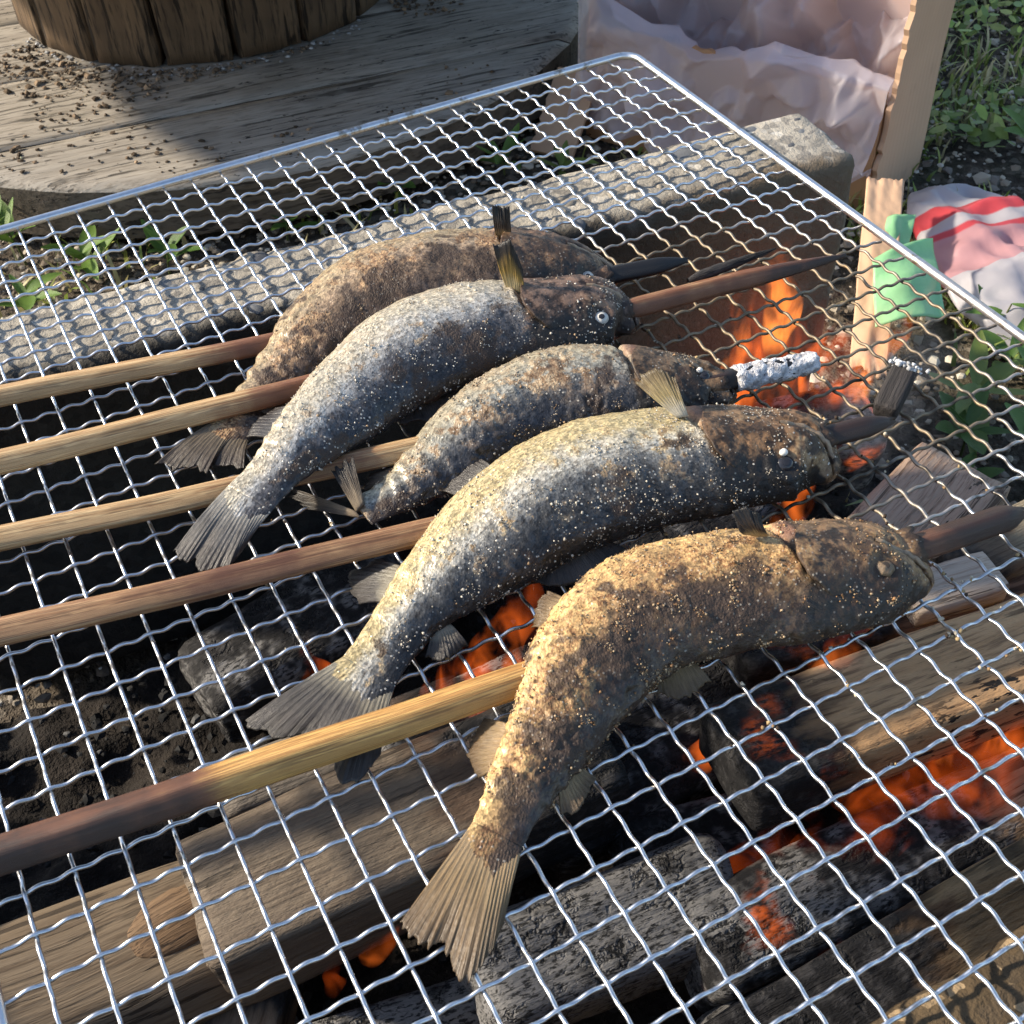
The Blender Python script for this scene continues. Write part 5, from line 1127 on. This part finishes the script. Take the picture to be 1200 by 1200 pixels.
GR = [(0.10, 0.19, 0.035), (0.14, 0.24, 0.045), (0.075, 0.15, 0.03), (0.17, 0.23, 0.05)]
LEAFS = [[leaf_mesh(1.0, w_, b_, GR[g], g*7+i) for i, (w_, b_) in enumerate(((0.34, -0.25), (0.42, -0.10), (0.28, 0.15)))] for g in range(4)]
def weed(x, y, label, n, L, h, g, tilt=35, seed=0, lean=0.2, group='weeds around the fire pit'):
    r = random.Random(seed+17); t = thing('weed', label, 'weed', (x, y, -0.004), (0, 0, r.uniform(0, 6)), group)
    obj('stem', stem_mesh(h, lean), t)
    for i in range(n):
        f = 0.35+0.65*(i+1)/n; az = i*2.4+r.uniform(-0.3, 0.3); q = L*r.uniform(0.75, 1.15)*(1.1-0.35*f)
        o = obj('leaf', LEAFS[g][r.randrange(3)], t, (lean*f*f*h, 0.1*lean*f*h, h*f), (r.uniform(-0.2, 0.2), -R(tilt*r.uniform(0.5, 1.3)), az)); o.scale = (q, q, q)
WEEDS = [
 (-0.160, 0.545, 'narrow leaved green weed at the left edge beside the spool disc', 9, 0.036, 0.048, 1, 40), (-0.170, 0.470, 'broad leaved weed at the far left between rear block and spool', 6, 0.034, 0.02, 1, 25),
 (-0.118, 0.500, 'light green weed under the wires left of the spool shadow', 7, 0.040, 0.025, 1, 30), (-0.066, 0.470, 'dark green weed under the rear left wires, nearest the spool', 6, 0.038, 0.03, 2, 40),
 (-0.085, 0.380, 'bright upright weed touching the rear block at left', 6, 0.036, 0.03, 3, 50), (-0.150, 0.375, 'low yellowish weed close to the left end of the rear block', 6, 0.028, 0.015, 3, 20),
 (0.03, 0.470, 'small weed in shadow behind the brown fish', 6, 0.030, 0.02, 2, 30), (0.130, 0.480, 'green weed in shadow below the spool rim, middle of the back rail', 7, 0.034, 0.02, 0, 30),
 (0.225, 0.470, 'weed with round leaves left of the cardboard box', 7, 0.036, 0.02, 1, 25), (0.262, 0.440, 'light green weed against the pale box flap at its left', 5, 0.034, 0.015, 3, 20),
 (0.345, 0.050, 'large leaved weed seen through the wires at right', 6, 0.050, 0.03, 3, 20), (0.385, 0.020, 'broad pale green weed at the right edge under the wires', 6, 0.052, 0.025, 1, 20),
 (0.315, 0.022, 'dark weed below the loose charred stub', 6, 0.040, 0.03, 2, 35), (0.335, -0.020, 'leafy weed just above the thick charred skewer at right', 8, 0.042, 0.035, 0, 45),
 (0.408, 0.092, 'three leaved sprig beside the red fruit', 3, 0.030, 0.035, 0, 10), (0.410, 0.110, 'small spiky sprig below the striped bag', 6, 0.022, 0.025, 2, 50),
 (0.395, 0.065, 'weed under the right rail below the striped bag', 6, 0.034, 0.02, 0, 25), (0.285, -0.005, 'weed among dry litter right of the smoke', 5, 0.034, 0.02, 2, 30),
 (0.61, 0.26, 'bushy weed on the lawn right of the striped bag', 9, 0.040, 0.03, 1, 40), (0.62, 0.42, 'clump of weeds on the lawn beside the box', 9, 0.042, 0.03, 0, 40)]
for i, (x, y, lab, n, L, h, g, ti) in enumerate(WEEDS): weed(x, y, lab, n, L, h, g, ti, i)

def blades(n, region, dens, hmin, hmax, cols, seed):
    r = np.random.default_rng(seed)
    P = np.stack([r.uniform(region[0], region[1], n), r.uniform(region[2], region[3], n)], 1)
    m = np.array([noise.noise(Vector((p[0]*dens[0], p[1]*dens[0], seed))) for p in P])+dens[1] > r.uniform(0, 0.5, n)
    P = P[m]; n = len(P)
    h = r.uniform(hmin, hmax, n); a = r.uniform(0, 6.283, n); ln = r.uniform(0.2, 1.1, n); w_ = r.uniform(0.0009, 0.0022, n)
    d = np.stack([np.cos(a), np.sin(a)], 1); s_ = np.stack([-np.sin(a), np.cos(a)], 1)
    V = np.zeros((n, 7, 3))
    for i, f in enumerate((0, 0.4, 0.75)):
        c = P+d*(ln*h*f*f)[:, None]; z = h*f*(1-0.25*ln*f)-0.004
        for k, sg in enumerate((-1, 1)):
            V[:, i*2+k, :2] = c+s_*(w_*(1-0.5*f)*sg)[:, None]; V[:, i*2+k, 2] = z
    V[:, 6, :2] = P+d*(ln*h)[:, None]; V[:, 6, 2] = h*(1-0.3*ln)-0.004
    F = np.array([(0, 1, 3, 2), (2, 3, 5, 4), (4, 5, 6, 6)])
    Fq = (F[None, :2]+(np.arange(n)*7)[:, None, None]).reshape(-1, 4); Ft = (F[None, 2:, :3]+(np.arange(n)*7)[:, None, None]).reshape(-1, 3)
    c = np.array(cols)[r.integers(0, len(cols), n)]*np.exp(r.normal(0, 0.2, (n, 1)))
    cc = np.repeat(np.c_[c, np.ones(n)], 7, 0)
    return V.reshape(-1, 3), Fq.tolist()+Ft.tolist(), cc
GC = [(0.22, 0.29, 0.06), (0.30, 0.34, 0.09), (0.16, 0.23, 0.05), (0.38, 0.34, 0.16), (0.48, 0.41, 0.23)]
V, F, cc = blades(36000, (0.40, 1.35, 0.02, 1.25), (6, 0.30), 0.008, 0.030, GC, 3)
tag(obj('grass', mesh('grass', V, F, LEAF, True, col={'gc': cc})), 'patchy short grass and clover right of the box', 'grass', kind='stuff')
V, F, cc = blades(2600, (-0.35, 0.55, -0.12, 0.60), (7, 0.0), 0.010, 0.035, GC, 5)
kp = np.ones(len(V), bool)
tag(obj('grass_tufts', mesh('grass_tufts', V, F, LEAF, True, col={'gc': cc})), 'thin grass tufts on the soil round the fire', 'grass', kind='stuff')
# clover like leaflets
n = 9000
P = np.stack([rng.uniform(0.46, 1.3, n), rng.uniform(0.05, 1.2, n), rng.uniform(0.004, 0.022, n)], 1)
m = np.array([noise.noise(Vector((p[0]*7, p[1]*7, 2))) for p in P]) > 0.02; P = P[m]; n = len(P)
a = rng.uniform(0, 6.28, n); q = rng.uniform(0.004, 0.009, n); tl = rng.normal(0, 0.35, (n, 2))
base = np.array([(-1, 0), (-0.4, 0.45), (0.5, 0.5), (1, 0), (0.5, -0.5), (-0.4, -0.45)])
X = base[None, :, 0]*np.cos(a)[:, None]-base[None, :, 1]*np.sin(a)[:, None]; Y = base[None, :, 0]*np.sin(a)[:, None]+base[None, :, 1]*np.cos(a)[:, None]
V = np.stack([P[:, :1]+X*q[:, None], P[:, 1:2]+Y*q[:, None], P[:, 2:]+q[:, None]*(X*tl[:, :1]+Y*tl[:, 1:])], -1).reshape(-1, 3)
F = (np.arange(6)[None]+(np.arange(n)*6)[:, None])
c = np.array(GC[:3])[rng.integers(0, 3, n)]*np.exp(rng.normal(0, 0.25, (n, 1)))
tag(obj('clover', mesh('clover', V, F, LEAF, True, col={'gc': np.repeat(np.c_[c, np.ones(n)], 6, 0)})), 'low green clover leaves on the ground at right', 'clover', kind='stuff')
# dry litter and small stones
n = 22000
P = np.stack([rng.uniform(-0.4, 1.1, n), rng.uniform(-0.15, 1.1, n), rng.uniform(-0.004, 0.004, n)], 1)
c = np.array([(0.26, 0.215, 0.16), (0.40, 0.35, 0.27), (0.12, 0.095, 0.07), (0.19, 0.165, 0.135), (0.50, 0.46, 0.38)])[rng.integers(0, 5, n)]
ins = (P[:, 0] > -0.33) & (P[:, 0] < 0.24) & (P[:, 1] < 0.12); P = P[~ins]; c = c[~ins]; n = len(P)
V, F, cc = grains(P, np.clip(np.exp(rng.normal(-6.15, 0.45, n)), 0.0007, 0.007), c, 0.55)
tag(obj('ground_litter', mesh('ground_litter', V, F, BITS, False, col={'gc': cc})), 'dry bits and small stones on the soil', 'litter', kind='stuff')

# ------------------------------------------------------------------ thin smoke rising by the heads
def smoke():
    t = T('thin_smoke'); g = t.n('ShaderNodeTexCoord').outputs['Generated']; x, y, z = t.sep(g)
    v = t.n('ShaderNodeVectorMath', {0: g, 1: (0.5, 0.5, 0.5)}, operation='SUBTRACT').outputs[0]
    d = t.n('ShaderNodeVectorMath', {0: v}, operation='LENGTH').outputs['Value']
    n = t.noise(t.mapv(t.pos(), (1, 1, 0.5)), 42, 3, 0.55, 1.5)
    den = t.math('MULTIPLY', t.smooth(d, 0.5, 0.12), t.smooth(n, 0.46, 0.72))
    vol = t.n('ShaderNodeVolumeScatter', {0: (0.80, 0.84, 0.92, 1), 1: t.math('MULTIPLY', den, 9.0)})
    t.t.links.new(vol.outputs[0], t.out.inputs[1])
    V, F = sphere((0, 0, 0), 0.045, 0.030, 0.060, 14, 22)
    tag(obj('smoke', mesh('smoke', V, F, t.m), None, (0.132, -0.060, 0.172), (0, R(20), 0)), 'faint blue smoke drifting up right of the two front fish heads', 'smoke', kind='stuff')
smoke()
